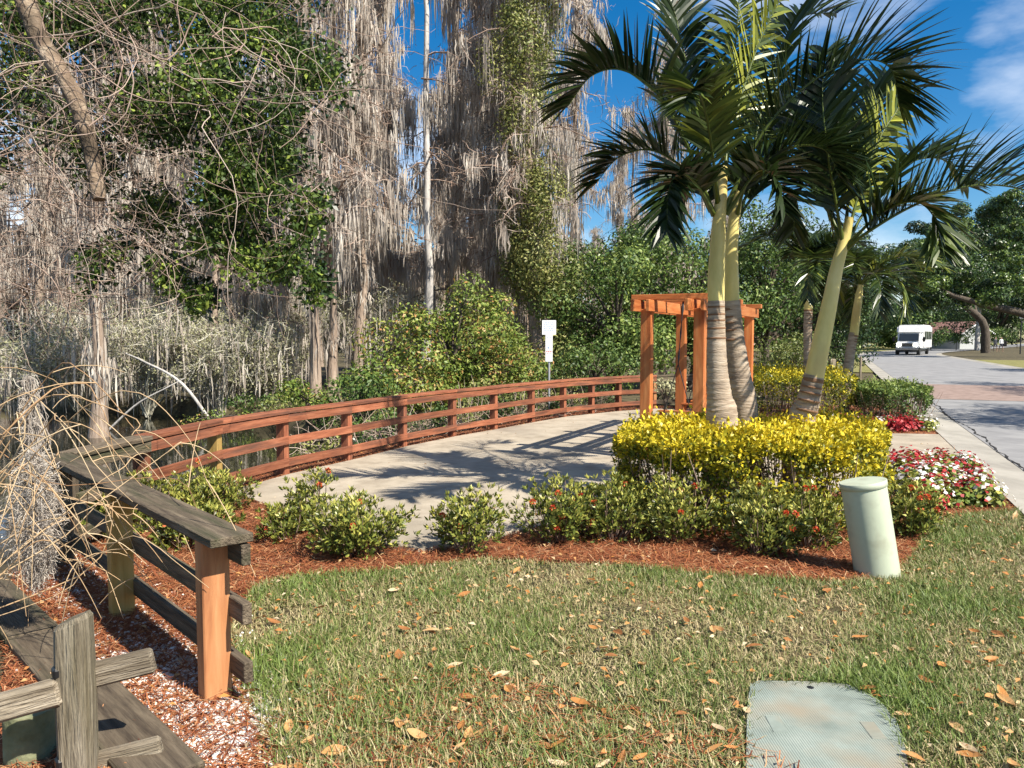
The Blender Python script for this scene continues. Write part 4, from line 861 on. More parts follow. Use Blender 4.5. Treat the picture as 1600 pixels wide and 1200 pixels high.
# big pepper-like bush behind the railing
BU = [(700, 545, 18.6, (2.0, 1.3, 1.05), 30, 0.62), (640, 600, 17.0, (1.35, 1.0, 0.6), 18, 0.5), (790, 570, 18.0, (1.0, 0.9, 0.95), 15, 0.55), (735, 480, 19.2, (0.9, 0.8, 0.8), 14, 0.5)]
lob = []
for k, (px, py, dep, rad, n_, s) in enumerate(BU):
    q = D(px, py, dep); lob += lobes_in(q, rad, n_, s, 40 + k)
q = D(700, 600, 18.6); leafy_tree('pepper_bush', (q.x, q.y, -0.3), [(q.x, q.y, -0.5), (q.x, q.y, 0.3), (q.x + 0.1, q.y, 1.0)], 0.09, lob, 1050, 0.1, 'bright_leaf', 'big yellow-green bush with orange-tinged tips behind the middle of the railing', 'shrub', None, 0.62)
def bush(px, py, dep, rad, n_, s, label, mat='bright_leaf', per=1000, size=0.09, seed=0, tone=0.5, group=None, name='leafy_bush'):
    q = D(px, py, dep); lob = lobes_in(q, rad, n_, s, seed)
    return leafy_tree(name, (q.x, q.y, min(0, q.z - rad[2])), [(q.x, q.y, min(-0.3, q.z - rad[2])), (q.x, q.y, (q.z - rad[2] + q.z) / 2), (q.x, q.y, q.z)], 0.05, lob, per, size, mat, label, 'shrub', group, tone)
bush(480, 615, 17.0, (0.7, 0.5, 0.32), 10, 0.32, 'yellow-green shrub on the bank below the three pale cypress trunks', seed=51, group='shrubs on the pond bank')
bush(340, 655, 17.5, (1.0, 0.4, 0.12), 10, 0.22, 'low bright ground-hugging shrub at the far water line', seed=52, group='shrubs on the pond bank', size=0.07)
bush(930, 570, 19.8, (1.3, 0.9, 0.6), 18, 0.5, 'bushy green shrub just behind the railing left of the arbor', 'green_leaf', seed=53, tone=0.6, group='shrubs behind the railing')
bush(1040, 607, 16.0, (0.34, 0.34, 0.3), 8, 0.2, 'pale yellow variegated shrub seen between the left arbor posts', 'pale_leaf', 1400, 0.07, 54, 0.8, 'shrubs behind the railing')
bush(560, 610, 15.5, (0.8, 0.7, 0.35), 12, 0.36, 'dark low shrub at the waterside in front of the big bush', 'green_leaf', seed=55, tone=0.5, group='shrubs behind the railing')
bush(770, 625, 16.6, (0.9, 0.5, 0.35), 12, 0.32, 'twiggy olive shrub directly behind the railing by the sign', 'vine_leaf', seed=56, tone=0.4, group='shrubs behind the railing')
bush(1240, 560, 21, (1.3, 0.8, 0.7), 14, 0.5, 'shaded olive thicket behind the rear golden hedge', 'vine_leaf', seed=57, tone=0.35, group='shrubs behind the railing')
bush(1306, 541, 34, (0.9, 0.9, 0.5), 10, 0.5, 'round clipped bush at the road bend left of the bus', 'green_leaf', seed=58, tone=0.45, group='shrubs along the road')

for k in range(4, 13):
    a_ = Vector((*long_posts[k], 0)); b_ = Vector((*long_posts[k + 1], 0)); d_ = (b_ - a_).normalized(); nn = Vector((-d_.y, d_.x, 0)); q = (a_ + b_) / 2 + nn * (0.75 + 0.25 * (k % 3)); z_ = 0.05 if k > 5 else -0.2
    lob = lobes_in((q.x, q.y, z_ + 0.1), (0.5, 0.45, 0.28), 9, 0.22, 150 + k)
    leafy_tree('weedy_shrub', (q.x, q.y, z_ - 0.3), [(q.x, q.y, z_ - 0.5), (q.x, q.y, z_), (q.x, q.y, z_ + 0.25)], 0.02, lob, 1500, 0.07, ['green_leaf', 'vine_leaf', 'dark_leaf'][k % 3], 'low weedy shrub growing at the back foot of the long railing', 'shrub', 'weeds behind the long railing', 0.5)
for k, (x, y, lb) in enumerate([(-2.3, 14.2, 'low bank shrub at the water edge nearest the long railing'), (-3.0, 15.6, 'low bank shrub at the water edge below the big bush'), (-4.0, 17.0, 'low bank shrub at the water edge left of the big bush'), (-5.2, 18.3, 'low bank shrub at the foot of the three pale cypress trunks'), (-6.6, 19.8, 'low bank shrub left of the three pale cypress trunks')]):
    lob = lobes_in((x, y, 0.0), (0.8, 0.5, 0.3), 12, 0.28, 170 + k)
    leafy_tree('bank_shrub', (x, y, -0.3), [(x, y, -0.5), (x, y, -0.1), (x, y, 0.2)], 0.02, lob, 1300, 0.08, ['green_leaf', 'vine_leaf'][k % 2], lb, 'shrub', 'shrubs on the pond bank', 0.5)
# green thicket trees behind the arbor
for k, (px, py, dep, rad, n_, s, lb, mt, tn) in enumerate([
    (960, 490, 23, (2.2, 1.6, 1.9), 30, 0.85, 'dense green tree behind the railing between the sign and the arbor', 'green_leaf', 0.72),
    (1080, 455, 25, (2.3, 1.6, 2.4), 32, 0.9, 'dense green tree directly behind the arbor', 'green_leaf', 0.7),
    (1190, 430, 26, (2.2, 1.6, 2.6), 30, 0.9, 'leafy tree behind the paired palm trunks', 'green_leaf', 0.5),
    (960, 400, 28, (2.6, 1.6, 1.2), 22, 0.85, 'darker tree crown rising above the thicket left of the palms', 'dark_leaf', 0.65),
    (1270, 470, 30, (2.6, 1.8, 2.8), 30, 1.0, 'shadowy tree behind the slim young palm', 'dark_leaf', 0.5),
    (1322, 440, 50, (2.7, 3.0, 3.6), 30, 1.3, 'dark oak overhanging the road left of the bus', 'dark_leaf', 0.5)]):
    q = D(px, py, dep); lob = lobes_in(q, rad, n_, s, 70 + k)
    leafy_tree('thicket_tree', (q.x, q.y, 0), [(q.x, q.y, -0.1), (q.x + 0.2, q.y, q.z * 0.4), (q.x, q.y, q.z)], 0.16, lob, 700 if dep < 40 else 330, 0.13 if dep < 40 else 0.22, mt, lb, 'tree', 'green trees behind the path', tn)

# oaks beyond the road on the right, and those outside the frame that shade the road
for k, (x, y, zc, rad, n_, s, lb) in enumerate([
    (47, 86, 9.5, (6, 5, 4.5), 40, 2.0, 'spreading dark oak over the far road, behind the bus'),
    (63, 102, 13, (9, 7, 8), 46, 2.6, 'tall dark oak at the far right with sky showing through'),
    (54, 132, 8, (12, 5, 4), 30, 2.6, 'distant oak screening the house'),
    (90, 150, 8, (16, 6, 6), 34, 3.0, 'distant oak line at the right edge of the road')]):
    lob = lobes_in((x, y, zc), rad, n_, s, 90 + k, 0.62)
    leafy_tree('oak_tree', (x + 6, y, 0), [(x + 6, y, -0.1), (x + 5.6, y, zc * 0.35), (x + 3, y, zc * 0.6), (x, y, zc)], 0.5, lob, 190, 0.34, 'dark_leaf', lb, 'tree', 'oaks along the road', 0.6)
for k, (x, y, zc, rad, n_, s, lb) in enumerate([
    (17.5, 10.5, 7.5, (3.6, 3.4, 1.6), 26, 1.0, 'roadside oak just outside the right of the frame shading the road'),
    (24.5, 19.5, 8.5, (4.5, 4.0, 1.8), 26, 1.2, 'second roadside oak outside the frame shading the paver band'),
    (36, 32, 9, (6.0, 5, 2), 28, 1.5, 'third roadside oak shading the road before the bus')]):
    lob = lobes_in((x, y, zc), rad, n_, s, 110 + k, 0.5)
    leafy_tree('oak_tree', (x + 1, y - 1, 0), [(x + 1, y - 1, -0.1), (x + 0.8, y - 1, zc * 0.5), (x, y, zc)], 0.3, lob, 620, 0.16, 'dark_leaf', lb, 'tree', 'oaks along the road', 0.6)
# the long low limb reaching in from the right
q0, q1, q2, q3 = D(1640, 505, 66), D(1590, 487, 66), D(1540, 477, 66), D(1490, 462, 66)
lr = empty('oak_tree', (D(1680, 528, 66).x, 66, 0), 'oak with a long low limb reaching over the road from the right edge', 'tree', 'oaks along the road')
tk = D(1690, 528, 66); tube_obj('trunk', [(tk.x, 66, -0.1), (tk.x - 0.3, 66, 1.5), tuple(q0)], [0.6, 0.55, 0.42], 'dark_bark', lr, 10)
tube_obj('limb', [tuple(q0), tuple(q1), tuple(q2), tuple(q3), tuple(D(1440, 440, 66))], [0.42, 0.36, 0.28, 0.2, 0.08], 'dark_bark', lr, 8)
g = Geo(); lob = []
for px, py, s in [(1440, 430, 1.3), (1490, 425, 1.5), (1545, 430, 1.5), (1590, 440, 1.4), (1470, 380, 1.6), (1530, 370, 1.7), (1590, 390, 1.5), (1420, 395, 1.1), (1560, 330, 1.2), (1500, 335, 1.0), (1600, 300, 1.3), (1480, 458, 0.9), (1520, 462, 0.9), (1560, 468, 0.9), (1430, 465, 0.8), (1600, 470, 0.8), (1590, 350, 1.4), (1450, 350, 1.0)]:
    lob += lobes_in(D(px, py, 66 + rnd.uniform(-2, 2)), (1.5 * s, 1.2, 1.0 * s), 4, 0.9, int(px), 0.6)
blob_leaves(g, lob, 800, 0.26, 0.62, 0.22); link('crown', g.mesh('crown'), 'dark_leaf', lr)

# far-off wood closing the view behind the trees
def far_wood(label, p0, p1, n_, hgt, mat, size, per, tone, seed):
    g_ = np.random.default_rng(seed); lob = []
    for i in range(n_):
        u = g_.random(); x = p0[0] + (p1[0] - p0[0]) * u + g_.normal(0, 3); y = p0[1] + (p1[1] - p0[1]) * u + g_.normal(0, 5); k = g_.uniform(1.6, 3.2)
        lob.append((np.array([x, y, g_.uniform(0.2, 1) * hgt]), (k * 1.2, k, k)))
    g = Geo(); blob_leaves(g, lob, per, size, tone, 0.22, ratio=0.5, inner=0.2); o_ = link('distant_wood', g.mesh('distant_wood'), mat); tag(o_, label, 'wood', None, 'stuff')
far_wood('shade-coloured far-off swamp wood closing the view behind the cypresses', (-105, 78), (30, 95), 260, 11, 'twig', 0.6, 60, 0.0, 301)  # lowest tone: the shaded gaps between trunks are put into the colour
far_wood('green far-off trees behind the swamp and the road bend', (-30, 110), (62, 125), 150, 6, 'green_leaf', 0.6, 60, 0.45, 302)
far_wood('dark far-off tree line across the end of the road', (55, 165), (190, 190), 130, 9, 'dark_leaf', 0.8, 50, 0.6, 303)
# pale lichen shrubs with moss on the far shore
def lichen_shrub(loc, rad, h, label, seed):
    g_ = np.random.default_rng(seed); root = empty('lichen_shrub', loc, label, 'shrub', 'grey lichen shrubs across the pond'); gb = Geo(); gl = Geo(); gm = Geo(); ends = []
    for i in range(46):
        az = g_.random() * 6.283; k = g_.uniform(0.2, 1); u = np.linspace(0, 1, 7); hh = h * g_.uniform(0.5, 1.0)
        P = np.column_stack([loc[0] + math.cos(az) * rad * k * u, loc[1] + math.sin(az) * rad * k * u * 0.7, loc[2] + hh * np.sin(u * g_.uniform(1.4, 2.3))]) + np.cumsum(g_.normal(0, 0.05, (7, 3)), 0)
        add_tubes(gb, P[None], np.linspace(0.018, 0.005, 7)[None], 4, g_.uniform(0.3, 0.9)); ends.append(P[2:])
    E = np.concatenate(ends); n_ = 1500; B = E[g_.integers(0, len(E), n_)]; d = norm(g_.normal(size=(n_, 3))); ln = g_.uniform(0.2, 0.7, n_); k4 = np.linspace(0, 1, 4)
    P = B[:, None] + d[:, None] * (k4[None, :, None] * ln[:, None, None]) + g_.normal(0, 0.03, (n_, 4, 3)); add_ribbons(gb, P, np.tile([0.018, 0.015, 0.012, 0.006], (n_, 1)), norm(g_.normal(size=(n_, 3))), np.clip(g_.normal(0.75, 0.2, n_), 0, 1))
    tips = P[:, 2:].reshape(-1, 3); m_ = 6500; B = tips[g_.integers(0, len(tips), m_)] + g_.normal(0, 0.06, (m_, 3)); A = norm(g_.normal(size=(m_, 3))); add_leaves(gl, B, A, norm(g_.normal(size=(m_, 3))), 0.075, 0.03, g_.random(m_))
    S = E[g_.integers(0, len(E), 900)] + g_.normal(0, 0.1, (900, 3)); k5 = np.linspace(0, 1, 4); P = np.repeat(S[:, None], 4, 1); P[..., 2] -= k5[None] * g_.gamma(2, 0.2, 900)[:, None]; P[..., 2] = np.maximum(P[..., 2], WATER + 0.02); P[..., :2] += np.cumsum(g_.normal(0, 0.02, (900, 4, 2)), 1)
    add_ribbons(gm, P, np.tile([0.02, 0.045, 0.03, 0.006], (900, 1)), norm(g_.normal(size=(900, 3)) * np.array([1, 1, 0.05])), np.clip(g_.normal(0.6, 0.2, 900), 0, 1))
    link('branches', gb.mesh('branches'), 'lichen', root); link('foliage', gl.mesh('foliage'), 'pale_leaf', root); link('moss', gm.mesh('moss'), 'moss', root)
for k, (px, dep, rad, h, lb) in enumerate([(120, 22, 2.2, 3.0, 'grey lichen shrub at the left of the far pond shore'), (230, 20.5, 2.3, 2.9, 'pale twiggy shrub above the fallen branch'), (345, 20.2, 2.0, 2.6, 'yellowish lichen shrub right of the fallen branch'), (415, 20.8, 1.7, 2.2, 'mossy pale shrub next to the three cypress trunks'), (40, 19.5, 1.8, 2.2, 'tangled grey shrub at the left edge beyond the pond'), (290, 26, 2.6, 4.2, 'taller pale shrub behind the shore shrubs'), (590, 26, 2.2, 3.6, 'pale mossy shrub between the bank cypresses and the big bush'), (450, 27, 2.2, 3.8, 'pale shrub in the wood behind the three cypress trunks'), (640, 30, 2.4, 4.2, 'grey shrub in the wood behind the white bare trunk')]):
    q = D(px, 600, dep); lichen_shrub((q.x, q.y, -0.4), rad, h, lb, 200 + k)
a_, b_, c_ = D(340, 632, 18.2), D(285, 600, 18.0), D(225, 565, 18.6)
tube_obj('fallen_branch', bez([(a_.x, a_.y, -0.6), tuple(b_), tuple(c_), tuple(D(196, 552, 19.0))], 16), np.linspace(0.045, 0.012, 16), 'pale_bark', None, 8)
tag(bpy.data.objects['fallen_branch'], 'pale bare fallen branch slanting out of the water on the far shore', 'branch')
a_, b_ = D(165, 648, 17.8), D(262, 605, 17.6)
fb2 = tube_obj('fallen_branch', bez([(a_.x, a_.y, WATER - 0.05), tuple((a_ + b_) / 2 + Vector((0, 0, -0.08))), tuple(b_), tuple(D(290, 590, 17.8))], 14), np.linspace(0.03, 0.008, 14), 'pale_bark', None, 7)
tag(fb2, 'thin pale fallen branch lying low over the water left of the slanting one', 'branch')

# overhanging vine-tangled tree at the upper left
vt = empty('tangled_tree', (-8.2, 8.6, -0.5), 'tree overhanging the pond at upper left, smothered in bare vines and green leaves', 'tree')
tube_obj('trunk', [(-8.2, 8.6, -1.2), (-8.0, 8.5, 1.5), (-7.4, 8.3, 3.6), (-6.2, 8.0, 5.6), (-4.6, 7.8, 6.6)], [0.3, 0.24, 0.2, 0.15, 0.1], 'dark_bark', vt, 12)
st = [tuple(D(-60, -190, 7.6)), tuple(D(30, -20, 7.4)), tuple(D(62, 60, 7.3)), tuple(D(115, 150, 7.2)), tuple(D(143, 240, 7.15)), tuple(D(155, 312, 7.1))]
tube_obj('broken_limb', bez(st, 30), np.linspace(0.1, 0.062, 30) * (1 + 0.08 * np.sin(np.arange(30) * 1.9)), 'stub_bark', vt, 12)
g = Geo(); lob = []
for px, py, dep, s in [(250, 50, 8, 0.42), (330, 110, 8.2, 0.42), (420, 60, 8.4, 0.42), (400, 180, 8, 0.42), (450, 250, 8.2, 0.38), (430, 330, 8, 0.32), (300, 200, 8, 0.45), (330, 280, 7.8, 0.38), (470, 110, 8.5, 0.36), (190, 140, 8.2, 0.4), (480, 350, 8.2, 0.22), (40, 40, 8.4, 0.45), (20, 190, 8.6, 0.42), (130, 30, 8.6, 0.4), (380, 10, 8.6, 0.5), (260, -60, 8.8, 0.6), (440, -70, 8.8, 0.5), (150, 420, 8.0, 0.22), (250, 440, 8.0, 0.22), (310, 470, 8.0, 0.16), (370, 390, 8.0, 0.25), (420, 400, 8.1, 0.24), (480, 440, 8.3, 0.16), (330, 380, 8.0, 0.24), (120, 250, 8.6, 0.35), (240, 320, 8.4, 0.3), (360, 240, 8.6, 0.4)]:
    c_ = D(px, py, dep)
    for k in range(4):
        s2 = s * rnd.uniform(0.5, 0.9); lob.append((np.array(c_) + rng.normal(0, s * 0.45, 3), (s2, s2, s2 * 1.1)))
gd = Geo()  # added back layer of dark leaves, shade behind the foliage put in as colour
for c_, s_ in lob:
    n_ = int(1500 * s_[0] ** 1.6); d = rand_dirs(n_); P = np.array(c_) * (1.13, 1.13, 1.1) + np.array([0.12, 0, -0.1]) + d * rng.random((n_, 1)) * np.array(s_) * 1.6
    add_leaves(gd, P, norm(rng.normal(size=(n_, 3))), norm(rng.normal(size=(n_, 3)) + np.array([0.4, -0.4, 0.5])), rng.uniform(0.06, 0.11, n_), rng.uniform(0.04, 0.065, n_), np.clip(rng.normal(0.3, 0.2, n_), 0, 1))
link('shade_leaves', gd.mesh('shade_leaves'), 'dark_leaf', vt)
for c_, s_ in lob:
    lt_ = rng.normal(0.55, 0.16); n_ = int(2300 * s_[0] ** 1.6); d = rand_dirs(n_); P = c_ + d * (0.2 + 0.8 * rng.random((n_, 1))) * np.array(s_) * 1.3
    left = P[:, 0] < -3.9; P = P[~left | (rng.random(n_) < 0.6)]; n_ = len(P)
    add_leaves(g, P, norm(rng.normal(size=(n_, 3)) + np.array([0, 0, -0.5])), norm(rng.normal(size=(n_, 3)) + np.array([0.4, -0.4, 0.5])), rng.uniform(0.04, 0.078, n_), rng.uniform(0.026, 0.046, n_), np.clip(rng.normal(lt_, 0.25, n_), 0, 1))
link('foliage', g.mesh('foliage'), 'overhang_leaf', vt)
g = Geo()
def vines(n_, pxr, pyr, depr, lnr, rad, tone, flow=(0.25, 0, -0.6), sag=0.0):
    K = 16
    for i in range(n_):
        q = D(rnd.uniform(*pxr), rnd.uniform(*pyr), rnd.uniform(*depr)); L_ = rnd.uniform(*lnr); d = norm(rng.normal(size=3) * np.array([1, 0.6, 0.8]) + np.array(flow)); P = np.zeros((K, 3)); P[0] = q; kink = rng.normal(0, 0.22, 3)
        for k in range(1, K):
            d = norm(d + rng.normal(0, 0.2, 3) + kink * 0.5 + np.array([0, 0, -sag])); P[k] = P[k - 1] + d * L_ / K
        P[:, 1] = np.maximum(P[:, 1], 2.2)
        r_ = rad * rnd.uniform(0.5, 1.4); add_tubes(g, P[None], np.linspace(r_, r_ * 0.4, K)[None], 4, np.clip(rnd.gauss(tone, 0.22), 0, 1))
vines(360, (-160, 500), (-140, 330), (6.8, 9), (0.8, 2.8), 0.0042, 0.5)
vines(420, (-120, 230), (-80, 480), (6.8, 9.5), (0.6, 2.0), 0.0042, 0.2)
vines(200, (-100, 440), (260, 470), (7, 9), (0.5, 1.4), 0.0036, 0.6, (0.1, 0, -0.9))
vines(30, (-60, 420), (-60, 200), (6.6, 7.8), (2.0, 3.6), 0.006, 0.75, (0.7, 0, -0.6))
link('vines', g.mesh('vines'), 'twig', vt)

# bare arching shrub at the left edge, near
tw = empty('bare_shrub', (-3.05, 3.4, -0.55), 'bare arching tan twigs of a shrub at the left edge over the railing', 'shrub')
g = Geo(); K = 22; rb = random.Random(5)
for i in range(30):
    b0_ = np.array([-3.05 + rb.gauss(0, 0.12), 3.5 + rb.gauss(0, 0.15), -0.5]); px = rb.uniform(-60, 250); py = rb.uniform(590, 900)
    if i < 10: px = rb.uniform(120, 300); py = rb.uniform(690, 840)
    e = np.array(D(px, py, rb.uniform(3.3, 4.6))); mid = (b0_ + e) / 2 + np.array([rb.uniform(-0.4, 0.3), rb.uniform(-0.1, 0.3), rb.uniform(0.3, 1.1)])
    m1 = b0_ * 0.7 + mid * 0.3 + np.array([-0.12, 0, 0.3]); C = bez([b0_, m1, mid + rng.normal(0, 0.06, 3), (mid + e) / 2 + np.array([0, 0, 0.12]) + rng.normal(0, 0.1, 3), e + rng.normal(0, 0.05, 3), e + np.array([rb.uniform(-0.1, 0.25), 0, rb.uniform(-0.3, 0.05)])], K) + np.cumsum(rng.normal(0, 0.004, (K, 3)), 0)
    add_tubes(g, C[None], np.linspace(0.005, 0.0016, K)[None] * rb.uniform(0.7, 1.2), 5, np.clip(rb.gauss(0.7, 0.2), 0, 1))
    for j in range(3):
        k = rb.randrange(5, K - 1); d = norm(np.array([rb.gauss(0.2, 0.7), rb.gauss(0, 0.4), rb.gauss(-0.1, 0.6)])); u = np.linspace(0, 1, 6)[:, None]; P = C[k] + d * u * rb.uniform(0.15, 0.5) + np.array([0, 0, -0.15]) * u ** 2; add_tubes(g, P[None], np.linspace(0.003, 0.0014, 6)[None], 4, np.clip(rb.gauss(0.75, 0.2), 0, 1))
link('twigs', g.mesh('twigs'), 'tan_twig', tw)
# curly spanish moss hanging at the left edge
def moss_clump(px, py0, py1, w_px, dep, n_, label):
    g = Geo(); t0 = D(px, py0, dep); t1 = D(px + 5, py1, dep); root = empty('moss_clump', t0, label, 'moss', 'hanging moss at the left edge')
    u = rng.random(n_) ** 0.9; wid = w_px / 1200 * dep * (0.35 + 0.9 * np.sin(np.clip(u * 1.05, 0, 1) * math.pi) ** 0.7) * 0.5
    P0 = np.array(t0)[None] * (1 - u[:, None]) + np.array(t1)[None] * u[:, None] + np.column_stack([np.clip(rng.normal(0, 1, n_), -1.6, 1.6) * wid * 0.42, np.clip(rng.normal(0, 1, n_), -1.6, 1.6) * wid * 0.4, rng.normal(0, 0.03, n_)])
    K = 6; d = norm(rng.normal(size=(n_, 3)) * np.array([1, 1, 0.6]) + np.array([0, 0, -0.7])); P = np.zeros((n_, K, 3)); P[:, 0] = P0
    for k in range(1, K):
        d = norm(d + rng.normal(0, 0.55, (n_, 3)) + np.array([0, 0, -0.12])); P[:, k] = P[:, k - 1] + d * 0.014
    add_ribbons(g, P, np.full((n_, K), 0.0029), norm(rng.normal(size=(n_, 3))), np.clip(rng.normal(0.72, 0.2, n_), 0, 1))
    gs = Geo(); m_ = 60; u = np.linspace(0, 1, 12); Q = np.array(t0)[None, None] * (1 - u)[None, :, None] + np.array(t1)[None, None] * u[None, :, None] + np.cumsum(rng.normal(0, 0.012, (m_, 12, 3)), 1) * np.array([1, 1, 0.3])
    add_tubes(g, Q, np.full((m_, 12), 0.0022), 3, 0.5)
    link('strands', g.mesh('strands'), 'moss', root)
moss_clump(52, 705, 905, 70, 4.0, 4600, 'curly pale grey moss clump hanging before the corner of the railings')
moss_clump(45, 590, 700, 24, 4.2, 380, 'thinner curly moss strand hanging above the big clump at the left edge')

# ================================================================== FAR RIGHT: bus, house, people
bp = G(1419, 554.5); bus = empty('shuttle_bus', (bp.x, bp.y, 0), 'white shuttle bus with headlights on coming round the bend', 'bus')
view = math.atan2(bp.x, bp.y); HD_ = view + R(8)
def bus_part(name, build, mat, parent=bus, smooth=False):
    bm = bmesh.new(); build(bm); me = bpy.data.meshes.new(name); bm.to_mesh(me); bm.free()
    o_ = link(name, me, mat); o_.matrix_basis = Matrix.Translation(Vector((bp.x, bp.y, 0))) @ Matrix.Rotation(-HD_, 4, 'Z'); attach(o_, parent); return o_
def pbox(bm, x0, x1, y0, y1, z0, z1, bev=0.0, taper=None):
    r_ = bmesh.ops.create_cube(bm, size=1); vs = r_['verts']
    for v in vs: v.co = Vector(((x0 + x1) / 2 + v.co.x * (x1 - x0), (y0 + y1) / 2 + v.co.y * (y1 - y0), (z0 + z1) / 2 + v.co.z * (z1 - z0)))
    if taper:
        for v in vs:
            if v.co.z > (z0 + z1) / 2 and v.co.y < (y0 + y1) / 2: v.co.y += taper
    if bev: bmesh.ops.bevel(bm, geom=list({e for v in vs for e in v.link_edges}), offset=bev, segments=3, affect='EDGES')
# local axes: -y is the nose (towards us)
bus_part('coach_body', lambda b: pbox(b, -1.18, 1.18, 1.2, 7.2, 0.55, 2.95, 0.16), 'white_paint')
bus_part('cab_roof', lambda b: pbox(b, -1.14, 1.14, 0.25, 1.5, 2.05, 2.9, 0.18, 0.35), 'white_paint')
bus_part('cab', lambda b: pbox(b, -1.0, 1.0, 0.0, 1.3, 0.6, 2.1, 0.08, 0.35), 'white_paint')
bus_part('hood', lambda b: pbox(b, -0.98, 0.98, -0.9, 0.1, 0.62, 1.32, 0.1, 0.12), 'white_paint')
bus_part('windshield', lambda b: pbox(b, -0.86, 0.86, -0.02, 0.36, 1.36, 2.06, 0.02, 0.3), 'glass')
def grille(b):
    pbox(b, -0.5, 0.5, -0.925, -0.86, 0.82, 1.14, 0.01)
gr_ = bus_part('grille', grille, 'black')
for k in range(3): bus_part('grille_bar', lambda b, k=k: pbox(b, -0.48, 0.48, -0.945, -0.915, 0.87 + k * 0.09, 0.9 + k * 0.09), 'chrome', gr_)
bus_part('bumper', lambda b: pbox(b, -1.0, 1.0, -1.05, -0.86, 0.48, 0.72, 0.04), 'chrome')
for s in (-1, 1):
    bus_part('headlight', lambda b, s=s: pbox(b, s * 0.72 - 0.17, s * 0.72 + 0.17, -0.94, -0.86, 0.86, 1.1, 0.02), 'headlight')
    def mir(b, s=s):
        pbox(b, s * 1.32 - 0.12, s * 1.32 + 0.12, 0.05, 0.15, 1.3, 1.75, 0.03); pbox(b, s * 1.0 - 0.02, s * 1.3 + 0.02, 0.08, 0.12, 1.5, 1.54) if s > 0 else pbox(b, -1.3, -1.0, 0.08, 0.12, 1.5, 1.54)
    bus_part('mirror', mir, 'black')
    for yy in (-0.25, 5.6):
        def wh(b, s=s, yy=yy):
            r_ = bmesh.ops.create_cone(b, cap_ends=True, segments=20, radius1=0.38, radius2=0.38, depth=0.26, matrix=Matrix.Translation((s * 0.92, yy, 0.38)) @ Matrix.Rotation(R(90), 4, 'Y'))
        w_ = bus_part('wheel', wh, 'tyre')
    for k in range(4): bus_part('side_window', lambda b, s=s, k=k: pbox(b, s * 1.185 - 0.008, s * 1.185 + 0.008, 1.7 + k * 1.3, 2.8 + k * 1.3, 1.5, 2.3), 'glass')
bus_part('underbody', lambda b: pbox(b, -0.95, 0.95, -0.6, 7.0, 0.3, 0.62), 'black')

hp = D(1490, 520, 120); hs_ = empty('house', (hp.x, hp.y, 0), 'low grey house with dark red gabled roof behind round shrubs', 'house')
def hpart(name, build, mat):
    bm = bmesh.new(); build(bm); me = bpy.data.meshes.new(name); bm.to_mesh(me); bm.free(); o_ = link(name, me, mat); o_.matrix_basis = Matrix.Translation((hp.x, hp.y, 0)) @ Matrix.Rotation(R(38), 4, 'Z') @ Matrix.Scale(0.8, 4); attach(o_, hs_); return o_
hpart('wall', lambda b: pbox(b, -7, 7, -4, 4, 0, 3.0), 'house_wall')
def gable(b):
    pr = [(-8, 2.8), (0, 5.2), (8, 2.8), (8, 2.55), (0, 4.9), (-8, 2.55)]
    f0 = [b.verts.new((x, -4.6, z)) for x, z in pr]; f1 = [b.verts.new((x, 4.6, z)) for x, z in pr]
    for i in range(6): b.faces.new((f0[i], f0[(i + 1) % 6], f1[(i + 1) % 6], f1[i]))
    b.faces.new((f0[0], f0[5], f0[4], f0[1])); b.faces.new((f0[1], f0[4], f0[3], f0[2])); b.faces.new((f1[0], f1[1], f1[4], f1[5])); b.faces.new((f1[1], f1[2], f1[3], f1[4]))
hpart('roof', gable, 'roof')
def gw(b): b.faces.new([b.verts.new(v) for v in ((-7, -3.9, 3.0), (7, -3.9, 3.0), (0, -3.9, 5.0))])
hpart('gable_wall', gw, 'house_wall')
hpart('fascia', lambda b: [b.faces.new([b.verts.new(v) for v in q]) for q in (((-8, -4.62, 2.5), (0, -4.62, 4.85), (0, -4.62, 5.22), (-8, -4.62, 2.82)), ((0, -4.62, 4.85), (8, -4.62, 2.5), (8, -4.62, 2.82), (0, -4.62, 5.22)))], 'white_paint')
for x in (-4, 1.5):
    hpart('window', lambda b, x=x: pbox(b, x - 0.8, x + 0.8, -4.03, -3.95, 1.0, 2.2), 'glass')
for k, (px, py, dep, rad, n_, lb) in enumerate([(1495, 516, 105, (3.2, 2, 1.6), 14, 'large round clipped shrub in front of the far house'), (1455, 527, 100, (2.5, 1.5, 0.8), 10, 'low dark shrub just right of the bus'), (1540, 524, 108, (3.0, 2, 1.1), 12, 'shrub right of the pale palm trunk by the house'), (1590, 520, 125, (6, 2, 1.6), 14, 'shrub bed at the far right beyond the road')]):
    bush(px, py, dep, rad, n_, 1.0, lb, 'green_leaf', 120, 0.3, 130 + k, 0.45, 'shrubs by the far house')
q = D(1527, 528, 104); pt = empty('pale_trunk_tree', (q.x, q.y, 0), 'tree with pale slender trunk by the far house', 'tree')
tube_obj('trunk', [(q.x, q.y, -0.1), (q.x, q.y, 2.5), (q.x + 0.2, q.y, 6)], [0.32, 0.28, 0.2], 'pale_bark', pt, 8)
g = Geo(); blob_leaves(g, lobes_in((q.x, q.y, 7), (2.5, 2, 1.5), 10, 1.1, 140), 120, 0.3, 0.6, 0.2); link('crown', g.mesh('crown'), 'green_leaf', pt)
q = D(1596, 500, 80); lp = empty('lamp_post', (q.x, q.y, 0), 'thin lamp post with pale lantern at the right frame edge', 'lamp')
